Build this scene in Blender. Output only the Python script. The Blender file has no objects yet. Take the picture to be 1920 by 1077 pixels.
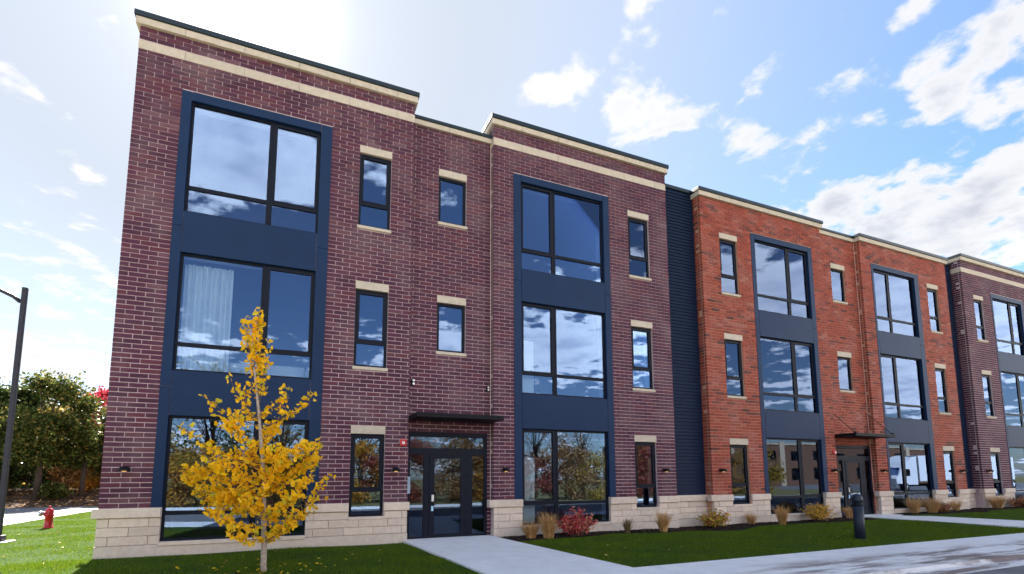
import bpy, math, random
import numpy as np
from mathutils import Vector, Matrix

random.seed(7)
RNG = np.random.default_rng(7)
SC = bpy.context.scene
COL = SC.collection
R = math.radians

# ------------------------------------------------------------------ camera
cam_d = bpy.data.cameras.new('camera')
cam = bpy.data.objects.new('camera', cam_d)
COL.objects.link(cam)
SC.camera = cam
YAW, PITCH, ROLL = 0.40524, 0.11369, -0.0034
CAM = Vector((3.69717, -13.15931, 1.6))
FWD = Vector((math.sin(YAW) * math.cos(PITCH), math.cos(YAW) * math.cos(PITCH), math.sin(PITCH)))
_r = Vector((math.cos(YAW), -math.sin(YAW), 0))
_u = _r.cross(FWD)
RGT = _r * math.cos(ROLL) + _u * math.sin(ROLL)
UPV = -_r * math.sin(ROLL) + _u * math.cos(ROLL)
M3 = Matrix((RGT, UPV, -FWD)).transposed()
cam.matrix_world = Matrix.Translation(CAM) @ M3.to_4x4()
cam_d.sensor_width = 36
cam_d.lens = 36 * 950 / 1920
cam_d.shift_y = (785.656 - 538.5) / 1920
cam_d.clip_start = 0.1
cam_d.clip_end = 2000

# ------------------------------------------------------------------ sky and sun
SUN_AZ, SUN_EL = R(-7.3), R(42.0)          # azimuth from +Y towards +X
SUN = Vector((math.sin(SUN_AZ) * math.cos(SUN_EL), math.cos(SUN_AZ) * math.cos(SUN_EL), math.sin(SUN_EL)))
world = bpy.data.worlds.new('World')
SC.world = world
world.use_nodes = True
SKY_STRENGTH = 0.10
EXPOSURE = 2.65
SKY_GAIN = 0.30


class N:
    """tiny node-graph helper"""
    def __init__(self, tree):
        self.t = tree

    def new(self, typ, **kw):
        n = self.t.nodes.new(typ)
        for k, v in kw.items():
            setattr(n, k, v)
        return n

    def put(self, sock, v):
        if hasattr(v, 'is_output') or isinstance(v, bpy.types.NodeSocket):
            self.t.links.new(v, sock)
        else:
            if isinstance(v, (tuple, list)) and len(v) == 3 and len(sock.default_value) == 4:
                v = (*v, 1)
            sock.default_value = v

    def math(self, op, a, b=None, c=None, clamp=False):
        n = self.new('ShaderNodeMath', operation=op)
        n.use_clamp = clamp
        self.put(n.inputs[0], a)
        if b is not None:
            self.put(n.inputs[1], b)
        if c is not None:
            self.put(n.inputs[2], c)
        return n.outputs[0]

    def vmath(self, op, a, b=None):
        n = self.new('ShaderNodeVectorMath', operation=op)
        self.put(n.inputs[0], a)
        if b is not None:
            self.put(n.inputs[1], b)
        return n.outputs['Value'] if op in ('DOT_PRODUCT', 'DISTANCE', 'LENGTH') else n.outputs[0]

    def mix(self, f, a, b, blend='MIX'):
        n = self.new('ShaderNodeMix', data_type='RGBA', blend_type=blend)
        self.put(n.inputs[0], f)
        self.put(n.inputs[6], a)
        self.put(n.inputs[7], b)
        return n.outputs[2]

    def noise(self, vec=None, scale=5, detail=4, rough=.55, dist=0.0, dims='3D'):
        n = self.new('ShaderNodeTexNoise')
        n.noise_dimensions = dims
        if vec is not None:
            self.put(n.inputs['Vector'], vec)
        n.inputs['Scale'].default_value = scale
        n.inputs['Detail'].default_value = detail
        n.inputs['Roughness'].default_value = rough
        n.inputs['Distortion'].default_value = dist
        return n.outputs[0]

    def ramp(self, f, stops, interp='LINEAR'):
        n = self.new('ShaderNodeValToRGB')
        cr = n.color_ramp
        cr.interpolation = interp
        while len(cr.elements) < len(stops):
            cr.elements.new(.5)
        for e, (p, c) in zip(cr.elements, stops):
            e.position = p
            e.color = (*c, 1) if isinstance(c, (tuple, list)) else (c, c, c, 1)
        self.put(n.inputs[0], f)
        return n.outputs[0]

    def mapr(self, v, a, b, c=0.0, d=1.0, smooth=False):
        n = self.new('ShaderNodeMapRange')
        n.interpolation_type = 'SMOOTHSTEP' if smooth else 'LINEAR'
        self.put(n.inputs[0], v)
        for i, q in enumerate((a, b, c, d)):
            self.put(n.inputs[i + 1], q)
        return n.outputs[0]


def build_sky():
    t = world.node_tree
    t.nodes.clear()
    n = N(t)
    out = n.new('ShaderNodeOutputWorld')
    bg = n.new('ShaderNodeBackground')
    sky = n.new('ShaderNodeTexSky')
    sky.sky_type = 'NISHITA'
    sky.sun_disc = False
    sky.sun_elevation = SUN_EL
    sky.sun_rotation = SUN_AZ
    sky.air_density = 1.0
    sky.dust_density = 0.6
    sky.ozone_density = 1.5
    co = n.new('ShaderNodeTexCoord')
    d = n.vmath('NORMALIZE', co.outputs['Generated'])
    sep = n.new('ShaderNodeSeparateXYZ')
    n.put(sep.inputs[0], d)
    z = n.math('MAXIMUM', sep.outputs[2], 0.0)
    den = n.math('ADD', z, 0.14)
    px = n.math('DIVIDE', sep.outputs[0], den)
    py = n.math('DIVIDE', sep.outputs[1], den)
    cmb = n.new('ShaderNodeCombineXYZ')
    n.put(cmb.inputs[0], px)
    n.put(cmb.inputs[1], py)
    P = cmb.outputs[0]
    big = n.noise(n.vmath('ADD', P, (3.1, 7.7, 0.0)), 1.5, 2, .5)
    fine = n.noise(n.vmath('ADD', P, (1.3, 4.2, 0.0)), 8.5, 6, .57, .15)
    cov = n.math('ADD', n.math('MULTIPLY', big, .40), n.math('MULTIPLY', fine, .62))
    # cloud banks: (direction-plane centre, radius, push)
    banks = CLOUD_BANKS
    for (cx, cy, rad, push) in banks:
        dist = n.vmath('DISTANCE', P, (cx, cy, 0))
        g = n.mapr(dist, rad, 0.0, 0.0, push, True)
        cov = n.math('ADD', cov, g)
    cov = n.math('ADD', cov, n.mapr(n.vmath('DOT_PRODUCT', d, tuple(SUN)), .35, -.2, 0, .05, True))  # more cloud added opposite the sun as fill for the shaded front
    veil = n.mapr(n.vmath('DOT_PRODUCT', d, tuple(SUN)), .4, -.2, 0, .045, True)
    cl = n.mapr(cov, .565, .665, 0, 1, True)
    # cloud body: lit rims, greyer thick middles
    thick = n.mapr(cov, .62, .84, 0, 1, True)
    shade = n.noise(n.vmath('ADD', P, (9.1, 2.2, 0.0)), 6.0, 4, .55)
    toward = n.math('MAXIMUM', n.vmath('DOT_PRODUCT', d, tuple(SUN)), 0.0)
    greyf = n.math('MULTIPLY', thick, n.mapr(shade, .38, .62, .05, 1))
    ccol = n.mix(greyf, (0.98, 0.98, 1.0), (0.62, 0.65, 0.74))
    ccol = n.mix(n.math('POWER', toward, 6), ccol, (1.15, 1.14, 1.12))
    # clouds away from the sun are front-lit, with added gain to brighten the shaded facade
    away = n.vmath('DOT_PRODUCT', d, tuple(SUN))
    ccol = n.mix(n.mapr(away, .5, -.1, 0, 1), ccol, n.mix(1.0, ccol, (1.03, .97, .90), 'MULTIPLY'))
    front = n.mapr(away, .42, -.15, 1.0, FRONT_LIT_FILL, True)
    ccol = n.mix(1.0, ccol, front, 'MULTIPLY')
    skyc = n.mix(1.0, sky.outputs[0], (SKY_GAIN,) * 3, 'MULTIPLY')
    hs = n.new('ShaderNodeHueSaturation')
    hs.inputs['Saturation'].default_value = SKY_SAT
    n.put(hs.inputs['Color'], skyc)
    skyc = hs.outputs[0]
    # milky haze round the sun
    hz = n.math('MULTIPLY', n.math('POWER', toward, 2.6), HAZE_W)
    hz = n.math('MINIMUM', hz, .96)
    skyc = n.mix(hz, skyc, (0.70, 0.77, 0.88))
    body = n.mix(n.math('MAXIMUM', n.math('MULTIPLY', cl, .95), veil), skyc, ccol)
    glow = n.math('ADD', n.math('MULTIPLY', n.math('POWER', toward, 420), 5.0),
                  n.math('MULTIPLY', n.math('POWER', toward, 60), .20))
    g3 = n.mix(1.0, (1.0, .97, .92), glow, 'MULTIPLY')
    body = n.mix(1.0, body, g3, 'ADD')
    # the shader works in units of the finished picture; the Background strength brings it back
    body = n.mix(1.0, body, (1 / SKY_STRENGTH / 2 ** EXPOSURE,) * 3, 'MULTIPLY')
    n.put(bg.inputs[0], body)
    bg.inputs[1].default_value = SKY_STRENGTH
    n.t.links.new(bg.outputs[0], out.inputs[0])


def dplane(u, v, mirror=False):
    """direction-plane point of a spot of sky (u, v of the 1920 px photograph)"""
    d = (FWD + RGT * ((u - 960) / 950) + UPV * ((785.656 - v) / 950)).normalized()
    if mirror:                     # the sky that the window at this spot reflects
        d.y = -d.y
    return d.x / (max(d.z, 0) + .14), d.y / (max(d.z, 0) + .14)


SKY_SAT = 1.22
FRONT_LIT_FILL = 6.7
HAZE_W = 1.12
CLOUD_BANKS = []
for (u, v, rad, push) in [(1120, 130, .13, .13), (1010, 150, .11, .13), (1060, 165, .10, .10), (1220, 215, .17, .17), (1180, 190, .1, .08), (1400, 270, .12, .11), (1310, 215, .08, .08),
                          (1850, 120, .22, .12), (1560, 70, .10, .10), (1450, 115, .07, .10), (1340, 40, .06, .10), (1720, 20, .07, .10), (1190, 15, .04, .10), (1290, 285, .06, .1), (1600, 225, .10, .08), (1720, 215, .08, .08), (1530, 250, .08, .08),
                          (1760, 440, .52, .19), (1900, 330, .22, .07), (1540, 400, .22, .14), (1650, 270, .22, -.12), (110, 540, .55, .15), (40, 670, .8, .16), (60, 410, .3, .11), (640, 60, .45, -.2), (1480, 190, .10, -.08), (1330, 110, .12, -.12), (900, 40, .25, -.15), (1030, 40, .16, -.15)]:
    a, b = dplane(u, v)
    CLOUD_BANKS.append((a, b, rad, push))
for (u, v, rad, push) in [(430, 270, .32, .22), (560, 330, .2, .15), (1080, 650, .6, .25), (1480, 560, .5, .22), (1690, 560, .7, .25), (1690, 720, .8, .25), (1900, 600, .6, .2),
                          (840, 640, .4, .2), (1060, 430, .32, -.25), (550, 560, .45, -.15)]:
    a, b = dplane(u, v, True)
    CLOUD_BANKS.append((a, b, rad, push))
build_sky()

sun_d = bpy.data.lights.new('sun', 'SUN')
sun_d.energy = 5.0
sun_d.angle = R(0.53)
sun_d.color = (1.0, 0.95, 0.87)
sun = bpy.data.objects.new('sun', sun_d)
COL.objects.link(sun)
sun.rotation_euler = SUN.to_track_quat('Z', 'Y').to_euler()
sun.location = (0, 0, 40)

SC.view_settings.view_transform = 'Standard'
SC.view_settings.look = 'None'
SC.view_settings.exposure = EXPOSURE
SC.view_settings.gamma = 1.0
SC.view_settings.use_curve_mapping = False


# ------------------------------------------------------------------ helpers
class MB:
    """collects shapes into one mesh"""
    def __init__(self):
        self.v = []
        self.f = []
        self.mi = []
        self.cur = 0

    def box(self, x0, x1, y0, y1, z0, z1, skip=''):
        b = len(self.v)
        self.v += [(x0, y0, z0), (x1, y0, z0), (x1, y1, z0), (x0, y1, z0), (x0, y0, z1), (x1, y0, z1), (x1, y1, z1), (x0, y1, z1)]
        for k, q in (('d', (0, 3, 2, 1)), ('u', (4, 5, 6, 7)), ('f', (0, 1, 5, 4)), ('r', (1, 2, 6, 5)), ('b', (2, 3, 7, 6)), ('l', (3, 0, 4, 7))):
            if k not in skip:
                self.f.append(tuple(b + i for i in q))
                self.mi.append(self.cur)
        return self

    def bevbox(self, x0, x1, y0, y1, z0, z1, c=.01):
        """box whose front (-y) face has chamfered edges; back left open"""
        b = len(self.v)
        self.v += [(x0 + c, y0, z0 + c), (x1 - c, y0, z0 + c), (x1 - c, y0, z1 - c), (x0 + c, y0, z1 - c),
                   (x0, y0 + c, z0), (x1, y0 + c, z0), (x1, y0 + c, z1), (x0, y0 + c, z1),
                   (x0, y1, z0), (x1, y1, z0), (x1, y1, z1), (x0, y1, z1)]
        F = [(0, 1, 2, 3)]
        for i in range(4):
            j = (i + 1) % 4
            F += [(4 + i, 4 + j, j, i), (8 + i, 8 + j, 4 + j, 4 + i)]
        F.append((11, 10, 9, 8))
        for q in F:
            self.f.append(tuple(b + i for i in q))
            self.mi.append(self.cur)
        return self

    def quad(self, a, b, c, d):
        n = len(self.v)
        self.v += [a, b, c, d]
        self.f.append((n, n + 1, n + 2, n + 3))
        self.mi.append(self.cur)

    def tri(self, a, b, c):
        n = len(self.v)
        self.v += [a, b, c]
        self.f.append((n, n + 1, n + 2))
        self.mi.append(self.cur)

    def tube(self, pts, radii, k=6, cap=True):
        pts = [Vector(p) for p in pts]
        rings = []
        ref = None
        for i, p in enumerate(pts):
            d = (pts[min(i + 1, len(pts) - 1)] - pts[max(i - 1, 0)])
            d = d.normalized() if d.length > 1e-9 else Vector((0, 0, 1))
            if ref is None:
                ref = Vector((1, 0, 0)) if abs(d.x) < .8 else Vector((0, 1, 0))
            a = (ref - d * ref.dot(d)).normalized()
            ref = a
            c = d.cross(a)
            r = radii[i] if isinstance(radii, (list, tuple)) else radii
            b = len(self.v)
            for j in range(k):
                t = 2 * math.pi * j / k
                q = p + (a * math.cos(t) + c * math.sin(t)) * r
                self.v.append(tuple(q))
            rings.append(b)
        for A, B in zip(rings, rings[1:]):
            for j in range(k):
                self.f.append((A + j, A + (j + 1) % k, B + (j + 1) % k, B + j))
                self.mi.append(self.cur)
        if cap:
            self.f.append(tuple(rings[0] + j for j in reversed(range(k))))
            self.mi.append(self.cur)
            self.f.append(tuple(rings[-1] + j for j in range(k)))
            self.mi.append(self.cur)
        return self

    def lathe(self, prof, k=16, org=(0, 0, 0), axis='z'):
        """prof: list of (radius, height)"""
        b = len(self.v)
        for (r, h) in prof:
            for j in range(k):
                t = 2 * math.pi * j / k
                x, y = r * math.cos(t), r * math.sin(t)
                if axis == 'z':
                    p = (x, y, h)
                elif axis == 'y':
                    p = (x, h, y)
                else:
                    p = (h, x, y)
                self.v.append((p[0] + org[0], p[1] + org[1], p[2] + org[2]))
        for i in range(len(prof) - 1):
            for j in range(k):
                q = (b + i * k + j, b + i * k + (j + 1) % k, b + (i + 1) * k + (j + 1) % k, b + (i + 1) * k + j)
                self.f.append(q if axis != 'y' else q[::-1])
                self.mi.append(self.cur)
        self.f.append(tuple(b + j for j in reversed(range(k))))
        self.mi.append(self.cur)
        self.f.append(tuple(b + (len(prof) - 1) * k + j for j in range(k)))
        self.mi.append(self.cur)
        return self

    def mesh(self, name, mats, smooth=False):
        me = bpy.data.meshes.new(name)
        me.from_pydata(self.v, [], self.f)
        mats = mats if isinstance(mats, (list, tuple)) else [mats]
        for m in mats:
            me.materials.append(m)
        if len(mats) > 1:
            me.polygons.foreach_set('material_index', self.mi)
        if smooth:
            me.polygons.foreach_set('use_smooth', [True] * len(me.polygons))
        me.update()
        return me

    def build(self, name, mats, parent=None, smooth=False, bevel=0.0):
        return link(name, self.mesh(name, mats, smooth), parent, bevel=bevel)


def link(name, me, parent=None, loc=None, bevel=0.0):
    o = bpy.data.objects.new(name, me)
    COL.objects.link(o)
    if loc is not None:
        o.location = loc
    if parent is not None:
        o.parent = parent
        o.matrix_parent_inverse = root_inverse(parent)
    if bevel:
        m = o.modifiers.new('bevel', 'BEVEL')
        m.width = bevel
        m.segments = 2
        m.limit_method = 'ANGLE'
    return o


def root_inverse(o):
    m = Matrix.Translation(o.location)
    p = o.parent
    mm = m
    while p is not None:          # parents were placed by plain locations only
        mm = Matrix.Translation(p.location) @ p_inv(o) @ m if False else mm
        p = p.parent
    if o.get('_local'):
        return Matrix.Identity(4)
    return m.inverted() if o.parent is None else Matrix.Identity(4)


def raw_mesh(name, verts, nper, mat, cols=None):
    """fast mesh of separate polygons with nper corners each"""
    verts = np.asarray(verts, dtype=np.float32).reshape(-1, 3)
    nv = len(verts)
    nf = nv // nper
    me = bpy.data.meshes.new(name)
    me.vertices.add(nv)
    me.vertices.foreach_set('co', verts.ravel())
    me.loops.add(nv)
    me.loops.foreach_set('vertex_index', np.arange(nv, dtype=np.int32))
    me.polygons.add(nf)
    me.polygons.foreach_set('loop_start', np.arange(0, nv, nper, dtype=np.int32))
    try:
        me.polygons.foreach_set('loop_total', np.full(nf, nper, dtype=np.int32))
    except Exception:
        pass
    me.materials.append(mat)
    me.update(calc_edges=True)
    me.validate()
    return me


def tag(o, label=None, cat=None, group=None, kind=None):
    if label:
        o['label'] = label
    if cat:
        o['category'] = cat
    if group:
        o['group'] = group
    if kind:
        o['kind'] = kind
    return o


def empty(name, loc=(0, 0, 0), rz=0.0):
    o = bpy.data.objects.new(name, None)
    o.empty_display_size = .2
    COL.objects.link(o)
    o.location = loc
    o.rotation_euler = (0, 0, rz)
    return o


def local(o):
    """children of o are modelled in o's own space"""
    o['_local'] = 1
    return o


def kids(o):
    return [c for c in bpy.data.objects if c.parent == o]


def copy_tree(o, loc=None, rz=None, scale=None, parent=None):
    c = o.copy()
    COL.objects.link(c)
    if parent is not None:
        c.parent = parent
    if loc is not None:
        c.location = loc
    if rz is not None:
        c.rotation_euler = (0, 0, rz)
    if scale is not None:
        c.scale = scale if isinstance(scale, (tuple, list)) else (scale,) * 3
    for ch in kids(o):
        copy_tree(ch, parent=c)
    return c


# ------------------------------------------------------------------ materials
def mat_new(name):
    m = bpy.data.materials.new(name)
    m.use_nodes = True
    m.node_tree.nodes.clear()
    n = N(m.node_tree)
    out = n.new('ShaderNodeOutputMaterial')
    return m, n, out


def principled(n, out, col, rough=.7, spec=.35, metal=0.0, bump=None, bstr=.3, bdist=.01):
    b = n.new('ShaderNodeBsdfPrincipled')
    n.put(b.inputs['Base Color'], col)
    n.put(b.inputs['Roughness'], rough)
    b.inputs['Specular IOR Level'].default_value = spec
    b.inputs['Metallic'].default_value = metal
    if bump is not None:
        bp = n.new('ShaderNodeBump')
        bp.inputs['Strength'].default_value = bstr
        bp.inputs['Distance'].default_value = bdist
        n.put(bp.inputs['Height'], bump)
        n.put(b.inputs['Normal'], bp.outputs[0])
    n.t.links.new(b.outputs[0], out.inputs[0])
    return b


def wpos(n):
    return n.new('ShaderNodeNewGeometry').outputs['Position']


def rand_piece(n):
    g = n.new('ShaderNodeNewGeometry').outputs['Random Per Island']
    o = n.new('ShaderNodeObjectInfo').outputs['Random']
    return n.math('FRACT', n.math('ADD', n.math('MULTIPLY', g, 7.31), n.math('MULTIPLY', o, 3.77)))


def mat_brick(name, stops, rough=.75):
    m, n, out = mat_new(name)
    c = n.ramp(rand_piece(n), stops)
    p = wpos(n)
    nz = n.noise(p, 22, 5, .65)
    big = n.noise(p, 1.1, 3, .5)
    c = n.mix(n.mapr(nz, .35, .75, 0, .35), c, n.mix(.5, c, (.02, .012, .014)))
    c = n.mix(n.mapr(big, .45, .75, 0, .14), c, (.42, .33, .31))
    principled(n, out, c, rough, .25, bump=n.noise(p, 130, 4, .6), bstr=.35, bdist=.004)
    return m


def mat_plain(name, col, rough=.6, spec=.35, metal=0.0, var=.12, nscale=6.0, bump=0.0, bscale=60):
    m, n, out = mat_new(name)
    p = wpos(n)
    f = n.noise(p, nscale, 5, .6)
    dark = tuple(x * (1 - var * 1.6) for x in col)
    lite = tuple(min(1, x * (1 + var)) for x in col)
    c = n.ramp(f, [(.3, dark), (.7, lite)])
    principled(n, out, c, rough, spec, metal, n.noise(p, bscale, 4, .6) if bump else None, bump, .006)
    return m


def mat_stone(name, col, per_piece=True, var=.1):
    m, n, out = mat_new(name)
    p = wpos(n)
    c = n.ramp(n.noise(p, 9, 6, .65), [(.3, tuple(x * .86 for x in col)), (.7, tuple(min(1, x * 1.08) for x in col))])
    if per_piece:
        c = n.mix(1.0, c, n.ramp(rand_piece(n), [(0, 1 - var * 1.4), (1, 1 + var * .4)]), 'MULTIPLY')
    st = n.mapr(n.noise(n.vmath('MULTIPLY', p, (2.2, 2.2, .9)), 1.6, 4, .6), .55, .75, 0, .30)
    c = n.mix(st, c, tuple(a * b for a, b in zip(col, (.78, .70, .60))))
    principled(n, out, c, .85, .2, bump=n.noise(p, 70, 5, .65), bstr=.4, bdist=.006)
    return m


def mat_leaf(name, stops, trans=.45, rough=.5, big=.0, tint=(1, 1, 1)):
    m, n, out = mat_new(name)
    c = n.ramp(rand_piece(n), stops)
    d = n.new('ShaderNodeBsdfPrincipled')
    n.put(d.inputs['Base Color'], c)
    d.inputs['Roughness'].default_value = rough
    d.inputs['Specular IOR Level'].default_value = .10
    tr = n.new('ShaderNodeBsdfTranslucent')
    n.put(tr.inputs[0], n.mix(1.0, c, tint, 'MULTIPLY'))
    mx = n.new('ShaderNodeMixShader')
    mx.inputs[0].default_value = trans
    n.t.links.new(d.outputs[0], mx.inputs[1])
    n.t.links.new(tr.outputs[0], mx.inputs[2])
    n.t.links.new(mx.outputs[0], out.inputs[0])
    return m


def mat_emit(name, col, s):
    m, n, out = mat_new(name)
    e = n.new('ShaderNodeEmission')
    n.put(e.inputs[0], col)
    e.inputs[1].default_value = s
    n.t.links.new(e.outputs[0], out.inputs[0])
    return m


def mat_glass(name, base=.06, tint=(.80, .86, .88), refl=(.37, .51, .80)):
    m, n, out = mat_new(name)
    fr = n.new('ShaderNodeFresnel')
    fr.inputs[0].default_value = 1.5
    f = n.math('MINIMUM', n.math('ADD', n.math('MULTIPLY', fr.outputs[0], 1.3), base), 1.0)
    p = wpos(n)
    g = n.new('ShaderNodeBsdfGlossy')
    g.inputs['Roughness'].default_value = 0.0
    n.put(g.inputs['Color'], refl)
    t = n.new('ShaderNodeBsdfTransparent')
    n.put(t.inputs[0], tint)
    mx = n.new('ShaderNodeMixShader')
    n.put(mx.inputs[0], f)
    n.t.links.new(t.outputs[0], mx.inputs[1])
    n.t.links.new(g.outputs[0], mx.inputs[2])
    n.t.links.new(mx.outputs[0], out.inputs[0])
    return m


M = {}
M['plum'] = mat_brick('plum_brick', [(0, (.056, .015, .034)), (.35, (.068, .018, .039)), (.7, (.082, .021, .045)), (.94, (.10, .024, .038)), (1, (.12, .052, .072))])
M['red'] = mat_brick('red_brick', [(0, (.075, .024, .022)), (.07, (.15, .034, .024)), (.2, (.23, .042, .025)), (.7, (.28, .052, .029)), (.93, (.31, .070, .042)), (1, (.29, .10, .07))])
M['mortar_plum'] = mat_plain('mortar_pinkish', (.50, .385, .385), .95, .1, var=.15, nscale=14, bump=.3)
M['mortar_red'] = mat_plain('mortar_tan', (.47, .26, .18), .95, .1, var=.15, nscale=14, bump=.3)
M['stone'] = mat_stone('base_limestone', (.62, .51, .42))
M['lime'] = mat_stone('trim_limestone', (.50, .425, .335), var=.05)
M['concrete_base'] = mat_stone('foundation_concrete', (.56, .475, .40), False)
M['joint'] = mat_plain('dark_joint', (.12, .10, .09), .95, .1)
M['navy'] = mat_plain('navy_metal_panel', (.006, .022, .064), .5, .15, var=.07, nscale=1.5)
M['siding'] = mat_plain('navy_siding', (.007, .014, .036), .6, .12, var=.10, nscale=3)
M['frame'] = mat_plain('black_window_frame', (.006, .008, .016), .5, .12, var=.05)
M['black'] = mat_plain('black_metal', (.006, .006, .008), .5, .15, var=.05)
M['coping'] = mat_plain('dark_coping_metal', (.012, .022, .030), .4, .25, metal=.1, var=.05)
M['glass'] = mat_glass('window_glass')
M['glass_door'] = mat_glass('door_glass', .03, (.7, .72, .72))
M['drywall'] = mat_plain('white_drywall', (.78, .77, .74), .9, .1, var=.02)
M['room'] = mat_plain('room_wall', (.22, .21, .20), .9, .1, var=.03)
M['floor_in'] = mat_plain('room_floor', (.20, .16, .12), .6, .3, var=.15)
M['curtain'] = mat_plain('white_curtain', (.85, .87, .88), .9, .1, var=.03)
M['roofing'] = mat_plain('roof_membrane', (.30, .30, .30), .9, .1)
M['caulk'] = mat_plain('pale_caulk', (.60, .45, .38), .8, .2)
M['white'] = mat_plain('white_paint', (.80, .80, .80), .4, .5, var=.03)
M['silver'] = mat_plain('bare_metal', (.55, .56, .58), .35, .5, metal=.8)
M['redpaint'] = mat_plain('red_paint', (.50, .012, .014), .35, .5, var=.10)
M['post'] = mat_plain('post_paint', (.034, .032, .044), .5, .2, var=.08)
M['bollard'] = mat_plain('bollard_paint', (.018, .024, .038), .45, .25, var=.06)
M['bark'] = mat_plain('brown_bark', (.055, .042, .034), .95, .1, var=.35, nscale=14, bump=.8, bscale=30)
M['paleb'] = mat_plain('pale_bark', (.40, .33, .27), .9, .1, var=.3, nscale=25, bump=.6, bscale=60)
M['twig'] = mat_plain('twig_bark', (.13, .085, .06), .9, .1, var=.2)
M['intercom'] = mat_plain('intercom_grey', (.28, .36, .46), .4, .5)


# ------------------------------------------------------------------ the terraced building
CRS = 3.7592 / 35                 # one brick course
Z_CAP = .965                      # top of the stone plinth
L1B = Z_CAP + 16 * CRS
FLOOR = 35 * CRS
BRL = .343                        # brick plus joint
JT = .0185


def subtract(lo, hi, cuts):
    segs = [(lo, hi)]
    for a, b in cuts:
        nxt = []
        for s, e in segs:
            if b <= s or a >= e:
                nxt.append((s, e))
            else:
                if a > s:
                    nxt.append((s, a))
                if b < e:
                    nxt.append((b, e))
        segs = nxt
    return segs


JOINT = [JT]


def lay_bricks(x0, x1, z0, z1, yf, cuts, phase=0.0, depth=.1, axis='x', xf=0.0):
    """running bond; returns boxes. cuts: (x0,x1,z0,z1). axis 'y' lays a return wall at x = xf."""
    out = []
    JT = JOINT[0]
    k0 = int(math.floor((z0 - Z_CAP) / CRS + 1e-4))
    k1 = int(math.ceil((z1 - Z_CAP) / CRS - 1e-4))
    for k in range(k0, k1):
        a, b = Z_CAP + k * CRS, Z_CAP + (k + 1) * CRS
        za, zb = max(a, z0), min(b, z1)
        if zb - za < .03:
            continue
        mid = (za + zb) / 2
        cs = [(c[0], c[1]) for c in cuts if c[2] < mid < c[3]]
        off = x0 + phase + (BRL / 2 if k % 2 else 0)
        for s, e in subtract(x0, x1, cs):
            i = math.floor((s - off) / BRL)
            edges = [s]
            while True:
                q = off + (i + 1) * BRL
                i += 1
                if q >= e - 1e-6:
                    break
                if q - edges[-1] > .055 and e - q > .055:
                    edges.append(q)
            edges.append(e)
            for p, q in zip(edges, edges[1:]):
                jl = 0 if p == s else JT / 2
                jr = 0 if q == e else JT / 2
                out.append((p + jl, q - jr, yf, yf + depth, za + JT / 2, zb - JT / 2, axis, xf))
    return out


def px_size(b):
    if b[6] != 'x':
        return 0
    c = Vector(((b[0] + b[1]) / 2, b[2], (b[4] + b[5]) / 2)) - CAM
    f = c.dot(FWD)
    if f < .5:
        return 0
    u = 960 + 950 * c.dot(RGT) / f
    v = 785.656 - 950 * c.dot(UPV) / f
    if not (5 < u < 1915 and 5 < v < 1072):
        return 0
    return (b[1] - b[0]) * (b[5] - b[4]) * abs(c.y) / c.length ** 3


BR_CACHE = {}


def brick_objects(bricks, parent, mat, limit=300):
    order = sorted(range(len(bricks)), key=lambda i: -px_size(bricks[i]))
    chosen = set(i for i in order[:limit] if px_size(bricks[i]) > 0)
    for i in sorted(chosen):
        b = bricks[i]
        w, h, d = b[1] - b[0], b[5] - b[4], b[3] - b[2]
        key = (mat.name, round(w, 2), round(h, 2), round(d, 2))
        if key not in BR_CACHE:
            m = MB()
            w2, h2, d2 = key[1], key[2], key[3]
            m.bevbox(-w / 2, w / 2, 0, d, -h / 2, h / 2, .004)
            BR_CACHE[key] = m.mesh('brick', mat)
        o = bpy.data.objects.new('brick', BR_CACHE[key])
        COL.objects.link(o)
        o.location = ((b[0] + b[1]) / 2, b[2] + random.uniform(-.0025, .0025), (b[4] + b[5]) / 2)
        o.parent = parent
        o.matrix_parent_inverse = Matrix.Translation(parent.location).inverted()
    rest = MB()
    for i, b in enumerate(bricks):
        if i in chosen:
            continue
        e = random.uniform(-.0025, .0025)
        if b[6] == 'x':
            rest.box(b[0], b[1], b[2] + e, b[3], b[4], b[5], 'b')
        else:                      # return wall: b[0..1] is a y range, faces -x (xf) with depth +x, or +x
            if b[3] > b[2]:
                rest.box(b[7] + e, b[7] + (b[3] - b[2]), b[0], b[1], b[4], b[5], 'r')
            else:
                rest.box(b[7] + (b[3] - b[2]), b[7] + e, b[0], b[1], b[4], b[5], 'l')
    if rest.v:
        o = rest.build('brickwork', mat, parent)
        o['kind'] = 'stuff'


def fill_rects(mb, x0, x1, z0, z1, y0, y1, cuts, grow=.006):
    """wall backing with holes, as butted boxes"""
    xs = sorted(set([x0, x1] + [min(max(q, x0), x1) for c in cuts for q in (c[0] - grow, c[1] + grow)]))
    for a, b in zip(xs, xs[1:]):
        if b - a < 1e-5:
            continue
        m = (a + b) / 2
        cs = [(c[2] - grow, c[3] + grow) for c in cuts if c[0] - grow < m < c[1] + grow]
        for s, e in subtract(z0, z1, cs):
            if e - s > 1e-4:
                mb.box(a, b, y0, y1, s, e)


def pane(parent, x0, x1, z0, z1, y, mat=None):
    m = MB()
    # no two panes sit quite in the same plane, so each mirrors a slightly different piece of sky
    m.box(x0, x1, y, y + .012, z0, z1)
    tx, tz = random.gauss(0, .0022), random.gauss(0, .0022)
    m.v = [(px, py + tx * (px - (x0 + x1) / 2) + tz * (pz - (z0 + z1) / 2), pz) for px, py, pz in m.v]
    return m.build('pane', mat or M['glass'], parent)


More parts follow.
